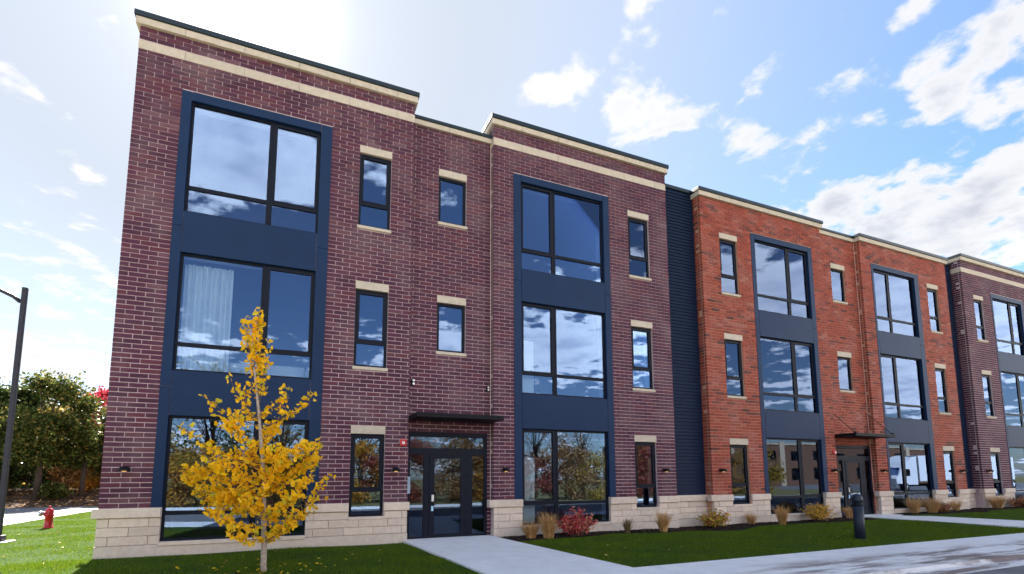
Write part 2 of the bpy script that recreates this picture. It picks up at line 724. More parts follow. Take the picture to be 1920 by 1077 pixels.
def window_unit(bld, x0, x1, z0, z1, yf, splits, trans, sashes=(), name='window', thick=.05):
    """splits: list of (mullion centre, half width); trans: z centre of the rail or None; sashes: column numbers whose top light opens"""
    fr = MB()
    y1 = yf + .07
    b = thick
    cols = []
    left = x0 + b
    for c, h in splits:
        cols.append((left, c - h))
        left = c + h
    cols.append((left, x1 - b))
    fr.box(x0, x0 + b, yf, y1, z0, z1)
    fr.box(x1 - b, x1, yf, y1, z0, z1)
    for c, h in splits:
        fr.box(c - h, c - .006, yf, y1, z0, z1)
        fr.box(c + .006, c + h, yf, y1, z0, z1)
        fr.box(c - .006, c + .006, yf + .012, y1, z0, z1)
    for (a, c) in cols:
        fr.box(a, c, yf, y1, z0, z0 + b)
        fr.box(a, c, yf, y1, z1 - b, z1)
        if trans:
            fr.box(a, c, yf, y1, trans - .045, trans + .045)
    for i, (a, c) in enumerate(cols):
        if i in sashes:
            t0 = trans + .045
            s = .048
            yy0, yy1 = yf - .008, yf + .05
            fr.box(a, a + s, yy0, yy1, t0, z1 - b)
            fr.box(c - s, c, yy0, yy1, t0, z1 - b)
            fr.box(a + s, c - s, yy0, yy1, t0, t0 + s * .6)
            fr.box(a + s, c - s, yy0, yy1, z1 - b - s, z1 - b)
    w = fr.build(name, M['frame'], bld)
    for i, (a, c) in enumerate(cols):
        if trans:
            pane(w, a - .004, c + .004, z0 + b - .004, trans - .041, yf + .03)
            pane(w, a - .004, c + .004, trans + .041, z1 - b + .004, yf + .03)
        else:
            pane(w, a - .004, c + .004, z0 + b - .004, z1 - b + .004, yf + .03)
    return w


def stone_blocks(bld, x0, x1, z0, z1, yf, cuts, unit=.70, rows=3, ph=0.0):
    h = (z1 - z0) / rows
    for r in range(rows):
        a, b = z0 + r * h, z0 + (r + 1) * h
        mid = (a + b) / 2
        cs = [(c[0], c[1]) for c in cuts if c[2] < mid < c[3]]
        tops = [c for c in cuts if a < c[2] < mid or mid < c[2] < b]
        for s, e in subtract(x0, x1, cs):
            off = x0 + ph + (.35 if r % 2 else 0.0)
            ed = [s]
            i = math.floor((s - off) / unit)
            while True:
                i += 1
                q = off + i * unit
                if q >= e - 1e-6:
                    break
                if q - ed[-1] > .12 and e - q > .12:
                    ed.append(q)
            ed.append(e)
            for p, q in zip(ed, ed[1:]):
                m = MB()
                j = .0045
                jl = 0 if p == s else j
                jr = 0 if q == e else j
                m.bevbox(p + jl, q - jr, yf + random.uniform(-.002, .002), yf + .11, a + j, b - j, .005)
                m.build('stone_block', M['stone'], bld)


def cap_blocks(bld, x0, x1, yf, unit=1.3):
    n = max(1, round((x1 - x0) / unit))
    ed = [x0 + (x1 - x0) * i / n for i in range(n + 1)]
    for i, (a, b) in enumerate(zip(ed, ed[1:])):
        m = MB()
        j = .003
        m.bevbox(a + (j if i else 0), b - (j if i < n - 1 else 0), yf, yf + .2, .762, Z_CAP - .001, .012)
        m.build('plinth_cap', M['stone'], bld)


def run_stones(bld, name, x0, x1, y0, y1, z0, z1, unit, mat, first=None):
    ed = [x0]
    q = x0 + (first or unit)
    while q < x1 - .25:
        ed.append(q)
        q += unit
    ed.append(x1)
    for i, (a, b) in enumerate(zip(ed, ed[1:])):
        m = MB()
        j = .003
        m.bevbox(a + (j if i else 0), b - (j if i < len(ed) - 2 else 0), y0, y1, z0, z1, .006)
        m.build(name, mat, bld)


BIG_Z = [(.24, 2.972), (3.982, 6.742), (7.727, 10.491)]
P_TOP = 10.707


def wing(bld, bricks, backs, spec, brickmat):
    x0, x1 = spec['x']
    pL, pR = spec['panel']
    oL, oR = spec['open']
    sL, sR = spec['small']
    top = spec['top']               # underside of the coping stone
    cuts = [(pL, pR, -1, P_TOP)]
    for f in range(3):
        lb = L1B + f * FLOOR
        sb = (.63 if f == 0 else lb - 19 * CRS)
        cuts.append((sL, sR, sb - (0 if f == 0 else .8 * CRS), lb + 2 * CRS))
    if spec.get('band'):
        cuts.append((x0 - 1, x1 + 1, 11.455, 11.674))
    bricks += lay_bricks(x0, x1, Z_CAP, top, 0.0, cuts, spec.get('phase', 0.0))
    hole = []
    for f in range(3):
        hole.append((oL, oR, BIG_Z[f][0], BIG_Z[f][1]))
        lb = L1B + f * FLOOR
        hole.append((sL + .01, sR - .01, .63 if f == 0 else lb - 19 * CRS, lb))
    fill_rects(backs, x0 + .002, x1 - .002, -.4, top + .1, .014, .26, hole)
    # navy panels round the tall windows
    j = .009
    def panel(a, b, z0, z1, y=-.012):
        m = MB()
        m.bevbox(a, b, y, .085, z0, z1, .003)
        m.build('metal_panel', M['navy'], bld)
    cuts_z = [.97, 3.62, 7.36, P_TOP]
    for a, b in zip(cuts_z, cuts_z[1:]):
        panel(pL, oL, a + j / 2, b - j / 2)
        panel(oR, pR, a + j / 2, b - j / 2)
    panel(oL + j, oR - j, BIG_Z[0][1], BIG_Z[1][0])
    panel(oL + j, oR - j, BIG_Z[1][1], BIG_Z[2][0])
    panel(oL + j, oR - j, BIG_Z[2][1], P_TOP)
    # windows
    xm, wide = spec['mull']
    for f in range(3):
        z0, z1 = BIG_Z[f]
        window_unit(bld, oL + .002, oR - .002, z0, z1 - .002, .075, [(xm, .065)], z1 - 2.135, (1,) if wide == 'L' else (0,))
        lb = L1B + f * FLOOR
        sb = .63 if f == 0 else lb - 19 * CRS
        window_unit(bld, sL + .012, sR - .012, sb + .002, lb - .002, .07, [], sb + .66 if f else 1.28, (0,), thick=.06)
        m = MB()
        m.bevbox(sL - .004, sR + .004, -.014, .06, lb + .002, lb + 2 * CRS - .006, .005)
        m.build('lintel', M['lime'], bld)
        m = MB()
        if f == 0:
            m.bevbox(sL - .004, sR + .03, -.035, .068, .555, .628, .006)
        else:
            m.bevbox(sL - .02, sR + .025, -.035, .068, sb - .8 * CRS + .004, sb, .006)
        m.build('window_sill', M['stone'] if f == 0 else M['lime'], bld)
    m = MB()
    m.bevbox(oL - .01, oR + .01, -.05, .072, .155, .238, .006)
    m.build('window_sill', M['stone'], bld)
    # stone plinth
    base_cuts = [(oL - .004, oR + .004, -1, 2), (sL - .006, sR + .032, .553, 2)]
    for a, b in subtract(x0, x1, [(oL, oR)]):
        stone_blocks(bld, a, b, .19, .758, -.02, base_cuts, ph=random.uniform(0, .3))
    for a, b in subtract(x0 - spec.get('capl', .09), x1 + .05, [(oL, oR), (sL, sR)]):
        cap_blocks(bld, a, b, -.068)
    m = MB()
    zs = .154
    m.box(x0 - .012, oL, -.024, .2, -.5, .186)
    m.box(oL, oR, -.024, .2, -.5, zs)
    m.box(oR, x1 + .012, -.024, .2, -.5, .186)
    m.build('foundation', M['concrete_base'], bld)
    # band course and coping
    if spec.get('band'):
        run_stones(bld, 'band_stone', x0 - .006, x1 + .006, -.012, .15, 11.457, 11.672, 1.25, M['lime'], .92)
    run_stones(bld, 'coping_stone', x0 - .075, x1 + .075, -.08, .32, top, top + .17, 1.25, M['lime'], .98)
    for (xa, xb, dep) in ((x0 - .075, x0 + .25, spec['ret'][0]), (x1 - .25, x1 + .075, spec['ret'][1])):
        if dep > .32:
            m = MB()
            m.box(xa, xb, .323, dep, top, top + .17)
            m.build('coping_stone', M['lime'], bld)
    m = MB()
    m.box(x0 - .11, x1 + .11, -.115, .33, top + .172, top + .30)
    for (xa, xb, dep) in ((x0 - .11, x0 + .25, spec['ret'][0]), (x1 - .25, x1 + .11, spec['ret'][1])):
        if dep > .32:
            m.box(xa, xb, .331, dep, top + .172, top + .30)
    m.build('coping_cap', M['coping'], bld, bevel=.012)
    # side returns of the wing
    for side, dep_lo in ((0, spec['ret_lo'][0]), (1, spec['ret_lo'][1])):
        dep_hi = spec['ret'][side]
        zt = spec['ret_z'][side]
        if side == 0:
            xf, dd = x0, .1
        else:
            xf, dd = x1, -.1
        bandcut = [(-1, 30, 11.455, 11.674)] if spec.get('band') else []
        if dep_lo > .1:
            bricks += [(b[0], b[1], 0, dd, b[4], b[5], 'y', xf) for b in lay_bricks(.1 + JT, dep_lo, Z_CAP, min(zt, top), 0, bandcut, .03)]
        bricks += [(b[0], b[1], 0, dd, b[4], b[5], 'y', xf) for b in lay_bricks(.1 + JT, dep_hi, zt, top, 0, bandcut, .03)]
        if spec.get('band'):
            m = MB()
            if side == 0:
                m.box(x0 - .006, x0 + .1, .152, max(dep_hi, .2), 11.457, 11.672)
            else:
                m.box(x1 - .1, x1 + .006, .152, max(dep_hi, .2), 11.457, 11.672)
            m.build('band_stone', M['lime'], bld)
        # backing of the return
        if side == 0:
            backs.box(x0 + .014, x0 + .2, .262, max(dep_lo, .3), -.4, top + .1)
            backs.box(x0 + .016, x0 + .19, max(dep_lo, .3), dep_hi, zt - .2, top + .1)
        else:
            backs.box(x1 - .2, x1 - .014, .262, max(dep_lo, .3), -.4, top + .1)
            backs.box(x1 - .19, x1 - .016, max(dep_lo, .3), dep_hi, zt - .2, top + .1)


REC = .216


def recess(bld, bricks, backs, x0, x1, small, door, brick_phase, rods, topz=11.58):
    sL, sR = small
    dx0, dx1, dzt = door
    cuts = [(dx0, dx1, -1, dzt)]
    hole = [(dx0, dx1, -1, dzt)]
    for f in (1, 2):
        lb = L1B + f * FLOOR
        sb = lb - 13 * CRS
        cuts.append((sL, sR, sb - .8 * CRS, lb + 2 * CRS))
        hole.append((sL + .01, sR - .01, sb, lb))
    bricks += lay_bricks(x0 + .002, x1 - .002, Z_CAP - 9 * CRS, topz, REC, cuts, brick_phase)
    fill_rects(backs, x0 - .05, x1 + .05, -.4, topz + .1, REC + .014, REC + .24, hole)
    for f in (1, 2):
        lb = L1B + f * FLOOR
        sb = lb - 13 * CRS
        window_unit(bld, sL + .012, sR - .012, sb + .002, lb - .002, REC + .07, [], None, (), thick=.07)
        m = MB()
        m.bevbox(sL - .004, sR + .004, REC - .014, REC + .06, lb + .002, lb + 2 * CRS - .006, .005)
        m.build('lintel', M['lime'], bld)
        m = MB()
        m.bevbox(sL - .02, sR + .025, REC - .035, REC + .068, sb - .8 * CRS + .004, sb, .006)
        m.build('window_sill', M['lime'], bld)
    run_stones(bld, 'coping_stone', x0 + .003, x1 - .003, REC - .06, REC + .3, topz, topz + .15, 1.25, M['lime'], 1.05)
    m = MB()
    m.box(x0 + .003, x1 - .003, REC - .09, REC + .32, topz + .152, topz + .25)
    m.build('coping_cap', M['coping'], bld, bevel=.01)
    # pale movement joint in the corner
    m = MB()
    m.box(x1 - .030, x1 - .008, REC - .006, REC + .03, .98, topz - .003)
    m.build('movement_joint', M['caulk'], bld)
    # entrance: glazed screen with door
    y = REC + .005
    yb = REC + .085
    s = MB()
    s.box(dx0, dx0 + .055, y, yb, 0.0, dzt)
    s.box(dx1 - .095, dx1, y, yb, 0.0, dzt)
    ia, ib = dx0 + .055, dx1 - .095
    s.box(ia, ib, y, yb, dzt - .15, dzt)
    zt0 = dzt - .15 - .30
    s.box(ia, ib, y, yb, zt0 - .18, zt0)
    w = dx1 - dx0
    st1a, st1b = dx0 + .416, dx0 + .572
    st2a, st2b = dx0 + 1.60, dx0 + 1.784
    zd = zt0 - .18
    s.box(st1a, st1b, y, yb, 0, zd)
    s.box(st2a, st2b, y, yb, 0, zd)
    s.box(ia, st1a, y, yb, 0, .05)
    s.box(st2b, ib, y, yb, 0, .05)
    ent = s.build('entrance_screen', M['frame'], bld)
    pane(ent, ia, ib, zt0, dzt - .15, y + .03, M['glass_door'])
    pane(ent, ia, st1a, .05, zd, y + .03, M['glass_door'])
    pane(ent, st2b, ib, .05, zd, y + .03, M['glass_door'])
    dd = MB()
    a, b = st1b + .004, st2a - .004
    yd0, yd1 = y - .012, y + .04
    dd.box(a, a + .137, yd0, yd1, .006, zd - .004)
    dd.box(b - .155, b, yd0, yd1, .006, zd - .004)
    dd.box(a + .137, b - .155, yd0, yd1, .006, .096)
    dd.box(a + .137, b - .155, yd0, yd1, zd - .10, zd - .004)
    door_o = dd.build('door', M['frame'], bld)
    pane(door_o, a + .137, b - .155, .096, zd - .10, y + .012, M['glass_door'])
    h = MB()
    hx = a + .15
    h.tube([(hx - .05, yd0, 1.17), (hx, yd0 - .06, 1.17), (hx + .02, yd0 - .065, 1.12), (hx + .02, yd0 - .065, .92), (hx, yd0 - .06, .87), (hx - .05, yd0, .87)], .012, 6)
    h.build('door_handle', M['black'], door_o, True)
    k = MB()
    k.bevbox(a + .06, a + .125, yd0 - .02, yd0, .95, 1.13, .004)
    k.build('lock_case', M['silver'], door_o)
    k = MB()
    k.bevbox(a + .055, a + .115, yd0 - .008, yd0 - .001, .70, .83, .002)
    k.build('door_notice', mat_plain('pale_blue_notice', (.35, .60, .78), .5, .4, var=.3, nscale=30), door_o)
    for z in (.25, 1.14, 2.02):
        k = MB()
        k.lathe([(.012, 0), (.012, .09)], 8, (b + .002, yd0 - .004, z))
        k.build('hinge', M['black'], door_o)
    # canopy
    cz = 3.205
    m = MB()
    cx0, cx1 = x0 + .03, x1 - .012
    m.box(cx0, cx1, -.80, REC - .001, cz - .112, cz - .06)
    m.box(cx0, cx1, -.80, -.76, cz - .058, cz)
    m.box(cx0, cx0 + .04, -.758, REC - .001, cz - .058, cz)
    m.box(cx1 - .04, cx1, -.758, REC - .001, cz - .058, cz)
    m.box(cx0 + .042, cx1 - .042, -.757, REC - .001, cz - .058, cz - .03)
    can = m.build('canopy', M['black'], bld, bevel=.006)
    if rods:
        for xx in (cx0 + .12, cx1 - .05):
            t = MB()
            t.tube([(xx, -.70, cz), (xx - .0, REC - .01, cz + .93)], .012, 6)
            t.lathe([(.05, 0), (.05, .05), (.02, .07)], 10, (xx, -.70, cz - .01))
            t.build('tie_rod', M['black'], can, True)
    # threshold
    m = MB()
    m.box(dx0, dx1, REC - .02, REC + .3, -.3, -.002)
    m.build('door_step', M['concrete_base'], bld)


def siding_part(bld, x0, x1, yf, topz, backs):
    z = Z_CAP + .005
    exp = .118
    k = 0
    cache = {}
    while z < topz - .01:
        h = min(exp, topz - z)
        key = round(h, 3)
        if key not in cache:
            m = MB()
            w = x1 - x0
            # wedge-shaped lap board, thick at the bottom
            m.v += [(0, -.034, 0), (w, -.034, 0), (w, -.004, h + .012), (0, -.004, h + .012), (0, .006, 0), (w, .006, 0), (w, .006, h + .012), (0, .006, h + .012)]
            for q in ((0, 1, 2, 3), (4, 7, 6, 5), (0, 4, 5, 1), (3, 2, 6, 7), (0, 3, 7, 4), (1, 5, 6, 2)):
                m.f.append(q)
                m.mi.append(0)
            cache[key] = m.mesh('siding_board', M['siding'])
        o = bpy.data.objects.new('siding_board', cache[key])
        COL.objects.link(o)
        o.location = (x0, yf, z)
        o.parent = bld
        o.matrix_parent_inverse = Matrix.Translation(bld.location).inverted()
        z += exp
        k += 1
    backs.box(x0 - .1, x1 + .1, yf + .008, yf + .2, -.4, topz)
    m = MB()
    m.box(x0 - .1, x1 + .1, yf - .05, yf + .3, topz + .002, topz + .13)
    m.build('coping_cap', M['coping'], bld, bevel=.01)
    stone_blocks(bld, x0, x1, .19, .758, yf - .07, [])
    cap_blocks(bld, x0, x1, yf - .115)
    m = MB()
    m.box(x0, x1, yf - .075, yf + .1, -.5, .186)
    m.build('foundation', M['concrete_base'], bld)


def shell(bld, x0, x1, y0=.5, depth=11.0, z=11.2, dividers=(), jambs=()):
    """roof, floors, party walls and room surfaces seen through the glass"""
    m = MB()
    m.box(x0 + .25, x1 - .1, .45, depth, z, z + .2)
    m.build('roof', M['roofing'], bld)
    m = MB()
    m.box(x0 + .02, x1 - .02, depth, depth + .25, -.4, z + .5)
    m.box(x0 + .21, x0 + .35, .5, depth, -.4, z)
    m.box(x1 - .35, x1 - .21, .5, depth, -.4, z)
    m.build('rear_wall', M['mortar_red'], bld)
    m = MB()
    for f in range(3):
        fz = .02 + f * FLOOR
        m.box(x0 + .36, x1 - .36, .64, depth - .01, fz - .28, fz)
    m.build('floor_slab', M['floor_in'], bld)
    m = MB()
    for f in range(3):
        fz = .02 + f * FLOOR
        m.box(x0 + .36, x1 - .36, 5.0, 5.12, fz + .001, fz + FLOOR - .29)
        for d in dividers:
            m.box(d - .06, d + .06, .28, 4.99, fz + .001, fz + FLOOR - .29)
        m.box(x0 + .36, x1 - .36, .46, 4.99, fz + FLOOR - .36, fz + FLOOR - .30)
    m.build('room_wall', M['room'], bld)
    m = MB()
    for (a, b, z0, z1, y) in jambs:
        m.box(a - .07, a - .01, y, y + .22, z0, z1)
        m.box(b + .01, b + .07, y, y + .22, z0, z1)
        m.box(a - .07, b + .07, y, y + .22, z1 + .005, z1 + .06)
    m.build('window_lining', M['drywall'], bld)


def jambs_of(spec):
    out = []
    for f in range(3):
        out.append((*spec['open'], *BIG_Z[f], .262))
        lb = L1B + f * FLOOR
        out.append((spec['small'][0] + .01, spec['small'][1] - .01, .63 if f == 0 else lb - 19 * CRS, lb, .262))
    return out


A = dict(x=(0, 6.404), panel=(.911, 4.261), open=(1.108, 3.995), small=(4.969, 5.808), mull=(2.862, 'L'), top=12.03, band=True,
         ret=(.9, .75), ret_lo=(.12, .12), ret_z=(11.5, 11.5))
B = dict(x=(8.786, 15.169), panel=(9.418, 12.799), open=(9.655, 12.578), small=(13.549, 14.40), mull=(10.785, 'R'), top=12.08, band=True,
         ret=(.75, .75), ret_lo=(REC, .36), ret_z=(11.5, 11.5), capl=.15)
C_ = dict(x=(16.70, 23.05), panel=(19.123, 22.459), open=(19.321, 22.231), small=(17.555, 18.421), mull=(21.12, 'L'), top=11.64, band=False,
          ret=(.5, .5), ret_lo=(.36, REC), ret_z=(11.4, 11.4), capl=.14)
D = dict(x=(25.52, 31.79), panel=(26.191, 29.536), open=(26.316, 29.225), small=(30.177, 31.018), mull=(27.43, 'R'), top=11.58, band=False,
         ret=(.5, .5), ret_lo=(REC, .44), ret_z=(11.4, 11.4), capl=.14)
E_ = dict(x=(33.147, 39.55), panel=(35.591, 38.691), open=(35.707, 38.444), small=(34.002, 34.827), mull=(37.46, 'L'), top=12.03, band=True,
          ret=(.75, .75), ret_lo=(.44, .3), ret_z=(11.5, 11.5), capl=.12)

# plum block
plum = tag(empty('brick_building', (7.6, 0, 0)), 'dark plum brick three storey block with pale roof band, behind the yellow ginkgo tree', 'building', 'blocks of the terrace')
br, bk = [], MB()
wing(plum, br, bk, A, M['plum'])
wing(plum, br, bk, B, M['plum'])
recess(plum, br, bk, A['x'][1], B['x'][0], (7.176, 8.014), (6.456, 8.672, 2.822), .1, False)
siding_part(plum, B['x'][1], C_['x'][0], .36, 11.86, bk)
# gable side wall of the block, seen only from further left
br += [(b[0], b[1], 0, .1, b[4], b[5], 'y', 0.0) for b in lay_bricks(.9, 11.2, Z_CAP - 9 * CRS, 11.6, 0, [], .03)]
bk.box(.014, .2, .9, 11.2, -.4, 11.6)
bk.build('wall', M['mortar_plum'], plum)
brick_objects(br, plum, M['plum'])
shell(plum, 0, 15.9, dividers=(4.62, 6.9, 9.1, 13.05), jambs=jambs_of(A) + jambs_of(B))

# red block
JOINT[0] = .016
redb = tag(empty('brick_building', (24.2, 0, 0)), 'orange red brick three storey block with plain stone coping, in the middle of the terrace', 'building', 'blocks of the terrace')
br, bk = [], MB()
wing(redb, br, bk, C_, M['red'])
wing(redb, br, bk, D, M['red'])
recess(redb, br, bk, C_['x'][1], D['x'][0], (23.884, 24.749), (23.28, 25.45, 2.83), .1, True)
siding_part(redb, D['x'][1], E_['x'][0], .44, 11.86, bk)
bk.build('wall', M['mortar_red'], redb)
brick_objects(br, redb, M['red'])
shell(redb, 16.3, 32.4, dividers=(18.8, 22.75, 25.9, 29.85), jambs=jambs_of(C_) + jambs_of(D))

# far plum block
JOINT[0] = .019
plum2 = tag(empty('brick_building', (36.5, 0, 0)), 'dark plum brick block at the far end, beyond the orange red block', 'building', 'blocks of the terrace')
br, bk = [], MB()
wing(plum2, br, bk, E_, M['plum'])
br += lay_bricks(39.56, 44.0, Z_CAP - 9 * CRS, 11.58, REC, [], .1)
bk.box(39.5, 44.0, REC + .014, REC + .24, -.4, 11.7)
bk.build('wall', M['mortar_plum'], plum2)
run_stones(plum2, 'coping_stone', 39.56, 44.0, REC - .06, REC + .3, 11.58, 11.73, 1.25, M['lime'])
brick_objects(br, plum2, M['plum'])
shell(plum2, 32.8, 44.0, dividers=(35.2, 39.0), jambs=jambs_of(E_))

# ------------------------------------------------------------------ ground
def sstep(a, b, x):
    t = np.clip((np.asarray(x, float) - a) / (b - a), 0, 1)
    return t * t * (3 - 2 * t)


def bend(x):
    """the kerb swings away from the building at its left end"""
    return -2.8 * (1 - sstep(-3.0, 5.5, x))


def hgt(x, y):
    x = np.asarray(x, float)
    y = np.asarray(y, float)
    h = -.055 - .15 * (1 - sstep(-4.0, -.3, x)) + .11 * sstep(18, 30, x) * sstep(-5.4, -.5, y) + .05 * sstep(30, 45, x) * sstep(-5.4, -.5, y)
    h = h + .012 * np.sin(x * 1.3 + y * .7) * np.sin(y * 1.7 - x * .4) * sstep(-5.4, -4.4, y)
    h = h - .035 * np.exp(-((x - 15.9) / 1.2) ** 2) * sstep(-2.5, 0, y)
    return h


def grid_mesh(name, xs, ys, zf, mat):
    xs, ys = np.asarray(xs), np.asarray(ys)
    X, Y = np.meshgrid(xs, ys)
    Z = zf(X, Y)
    v = np.stack([X, Y, Z], -1).reshape(-1, 3)
    nx, ny = len(xs), len(ys)
    f = []
    for j in range(ny - 1):
        for i in range(nx - 1):
            a = j * nx + i
            f.append((a, a + 1, a + 1 + nx, a + nx))
    me = bpy.data.meshes.new(name)
    me.from_pydata(v.tolist(), [], f)
    me.materials.append(mat)
    me.polygons.foreach_set('use_smooth', [True] * len(f))
    return me


def mat_ground_grass(name, a, b, c):
    m, n, out = mat_new(name)
    p = wpos(n)
    f = n.noise(p, 2.2, 6, .65)
    col = n.ramp(f, [(.3, a), (.55, b), (.75, c)])
    col = n.mix(n.mapr(n.noise(p, 60, 3, .6), .4, .7, 0, .5), col, tuple(x * .5 for x in a))
    principled(n, out, col, .95, .1, bump=n.noise(p, 90, 4, .7), bstr=.8, bdist=.03)
    return m


M['lawn'] = mat_ground_grass('lawn_soil', (.018, .045, .008), (.030, .070, .010), (.055, .10, .016))
M['field'] = mat_ground_grass('far_field', (.14, .13, .05), (.20, .18, .07), (.26, .22, .11))
M['litter'] = mat_plain('leaf_litter', (.10, .065, .045), .95, .1, var=.55, nscale=3, bump=.8, bscale=25)
M['mulch'] = mat_plain('dark_mulch', (.022, .013, .011), .95, .1, var=.4, nscale=30, bump=1.0, bscale=60)


def mat_concrete(name, stain):
    m, n, out = mat_new(name)
    p = wpos(n)
    c = n.ramp(n.noise(p, 2.5, 6, .6), [(.3, (.67, .65, .625)), (.7, (.78, .755, .73))])
    c = n.mix(1.0, c, n.ramp(rand_piece(n), [(0, .93), (1, 1.03)]), 'MULTIPLY')
    if stain:
        sep = n.new('ShaderNodeSeparateXYZ')
        n.put(sep.inputs[0], p)
        # rusty run-off stains along the kerb side of the pavement
        nz = n.noise(n.vmath('MULTIPLY', p, (.35, 1.9, 1.0)), 1.5, 6, .65, .4)
        reg = n.math('MULTIPLY', n.mapr(sep.outputs[0], 10.0, 12.5, 0, 1, True), n.mapr(sep.outputs[1], -5.9, -6.7, 0, 1, True))
        f = n.math('MULTIPLY', reg, n.mapr(nz, .42, .60, 0, .92, True))
        c = n.mix(f, c, (.17, .12, .10))
    c = n.mix(n.mapr(n.noise(p, 45, 3, .7), .55, .75, 0, .18), c, (.28, .27, .26))
    principled(n, out, c, .85, .2, bump=n.noise(p, 150, 3, .6), bstr=.2, bdist=.004)
    return m


M['conc'] = mat_concrete('pavement_concrete', True)
M['conc2'] = mat_concrete('path_concrete', False)
M['asphalt'] = mat_plain('asphalt', (.17, .165, .165), .9, .2, var=.2, nscale=1.5, bump=.5, bscale=120)

g = MB()
g.quad((-500, -500, -.75), (700, -500, -.75), (700, 900, -.75), (-500, 900, -.75))
tag(g.build('ground', M['field']), 'wide flat ground round the site', kind='structure')

me = grid_mesh('lawn', np.concatenate([np.arange(-8.0, 46, .35)]), np.linspace(0, 1, 60), lambda X, Y: X * 0, M['lawn'])
co = np.empty(len(me.vertices) * 3)
me.vertices.foreach_get('co', co)
co = co.reshape(-1, 3)
yb = -5.42 + bend(co[:, 0])
yt = np.where(co[:, 0] < 0, 26.0, 1.2)
co[:, 1] = yb + (yt - yb) * co[:, 1] ** 1.25
co[:, 2] = hgt(co[:, 0], co[:, 1])
me.vertices.foreach_set('co', co.ravel())
me.update()
lawn = link('lawn', me)
tag(lawn, 'mown green lawn between the pavement and the terrace', kind='structure')


def strip_piece(mb, xa, xb, ya, yb_, za, zb_, thick=.12, nseg=1):
    """slab between two offsets from the kerb line (bent) with tops at za (front ya) and zb_ (back)"""
    for i in range(nseg):
        a = xa + (xb - xa) * i / nseg
        b = xa + (xb - xa) * (i + 1) / nseg
        oa, ob = float(bend(a)), float(bend(b))
        base = len(mb.v)
        mb.v += [(a, ya + oa, za), (b, ya + ob, za), (b, yb_ + ob, zb_), (a, yb_ + oa, zb_),
                 (a, ya + oa, za - thick), (b, ya + ob, za - thick), (b, yb_ + ob, zb_ - thick), (a, yb_ + oa, zb_ - thick)]
        for q in ((0, 1, 2, 3), (0, 4, 5, 1), (1, 5, 6, 2), (2, 6, 7, 3), (3, 7, 4, 0)):
            mb.f.append(tuple(base + k for k in q))
            mb.mi.append(0)


pave = tag(empty('pavement', (20, -6.4, 0)), 'pale concrete pavement along the kerb', kind='structure')
x = -13.6
while x < 60:
    m = MB()
    strip_piece(m, x + .008, x + 1.792, -7.33, -5.42, -.032, -.030)
    m.build('slab', M['conc'], pave)
    x += 1.8
kerb = tag(empty('kerb', (20, -7.5, 0)), 'low concrete kerb and gutter beside the road', kind='structure')
x = -13.6
while x < 60:
    m = MB()
    strip_piece(m, x + .003, x + 2.997, -7.47, -7.336, -.034, -.033, .3)
    strip_piece(m, x + .003, x + 2.997, -7.53, -7.471, -.088, -.040, .2)
    strip_piece(m, x + .003, x + 2.997, -7.93, -7.531, -.098, -.090, .2)
    m.build('kerb_stone', M['conc'], kerb)
    x += 3.0
m = MB()
strip_piece(m, -40, 160, -15.4, -7.93, -.11, -.10, .3, 100)
tag(m.build('road', M['asphalt']), 'grey asphalt road in front of the terrace', kind='structure')
m = MB()
strip_piece(m, -40, 160, -15.75, -15.4, .02, .02, .3, 100)
tag(m.build('far_kerb', M['conc2']), 'concrete kerb across the road', kind='structure')
me = grid_mesh('verge', np.linspace(-45, 60, 60), np.linspace(-60, -15.2, 30), lambda X, Y: -.15 + .02 * np.sin(X) * np.sin(Y) - .12 * sstep(-20, -16, Y) * 0, M['field'])
tag(link('verge', me), 'rough grass verge across the road', kind='structure')
m = MB()
m.quad((60, -46, -.14), (180, -46, -.14), (180, -15.76, -.14), (60, -15.76, -.14))
tag(m.build('parking_lot', M['asphalt']), 'asphalt yard across the road', kind='structure')

# entrance paths, cast in slabs
def path(name, pl, pr, zz, n, label):
    root = tag(empty(name, (pl[0][0], pl[0][1], 0)), label, kind='structure')
    for i in range(n):
        a, b = i / n, (i + 1) / n
        def P(s, t):
            p, q = s
            return (p[0] + (q[0] - p[0]) * t, p[1] + (q[1] - p[1]) * t, zz[0] + (zz[1] - zz[0]) * t)
        e = .004 / abs(pl[1][1] - pl[0][1])
        A0, A1, B0, B1 = P(pl, a + e), P(pl, b - e), P(pr, a + e), P(pr, b - e)
        m = MB()
        m.quad(A1, B1, B0, A0)
        dn = lambda p: (p[0], p[1], p[2] - .2)
        m.quad(dn(A1), dn(B1), B1, A1)
        m.quad(A0, dn(A0), dn(A1), A1)
        m.quad(B1, dn(B1), dn(B0), B0)
        m.build('slab', M['conc2'], root)
    return root


path('path', [(6.30, .2), (6.80, -5.417)], [(8.72, .2), (9.38, -5.417)], (0.0, -.028), 3, 'pale concrete path from the plum block entrance to the pavement')
path('path', [(23.75, .2), (25.05, -5.417)], [(25.95, .2), (28.2, -5.417)], (.045, -.026), 3, 'pale concrete path from the red block entrance to the pavement')

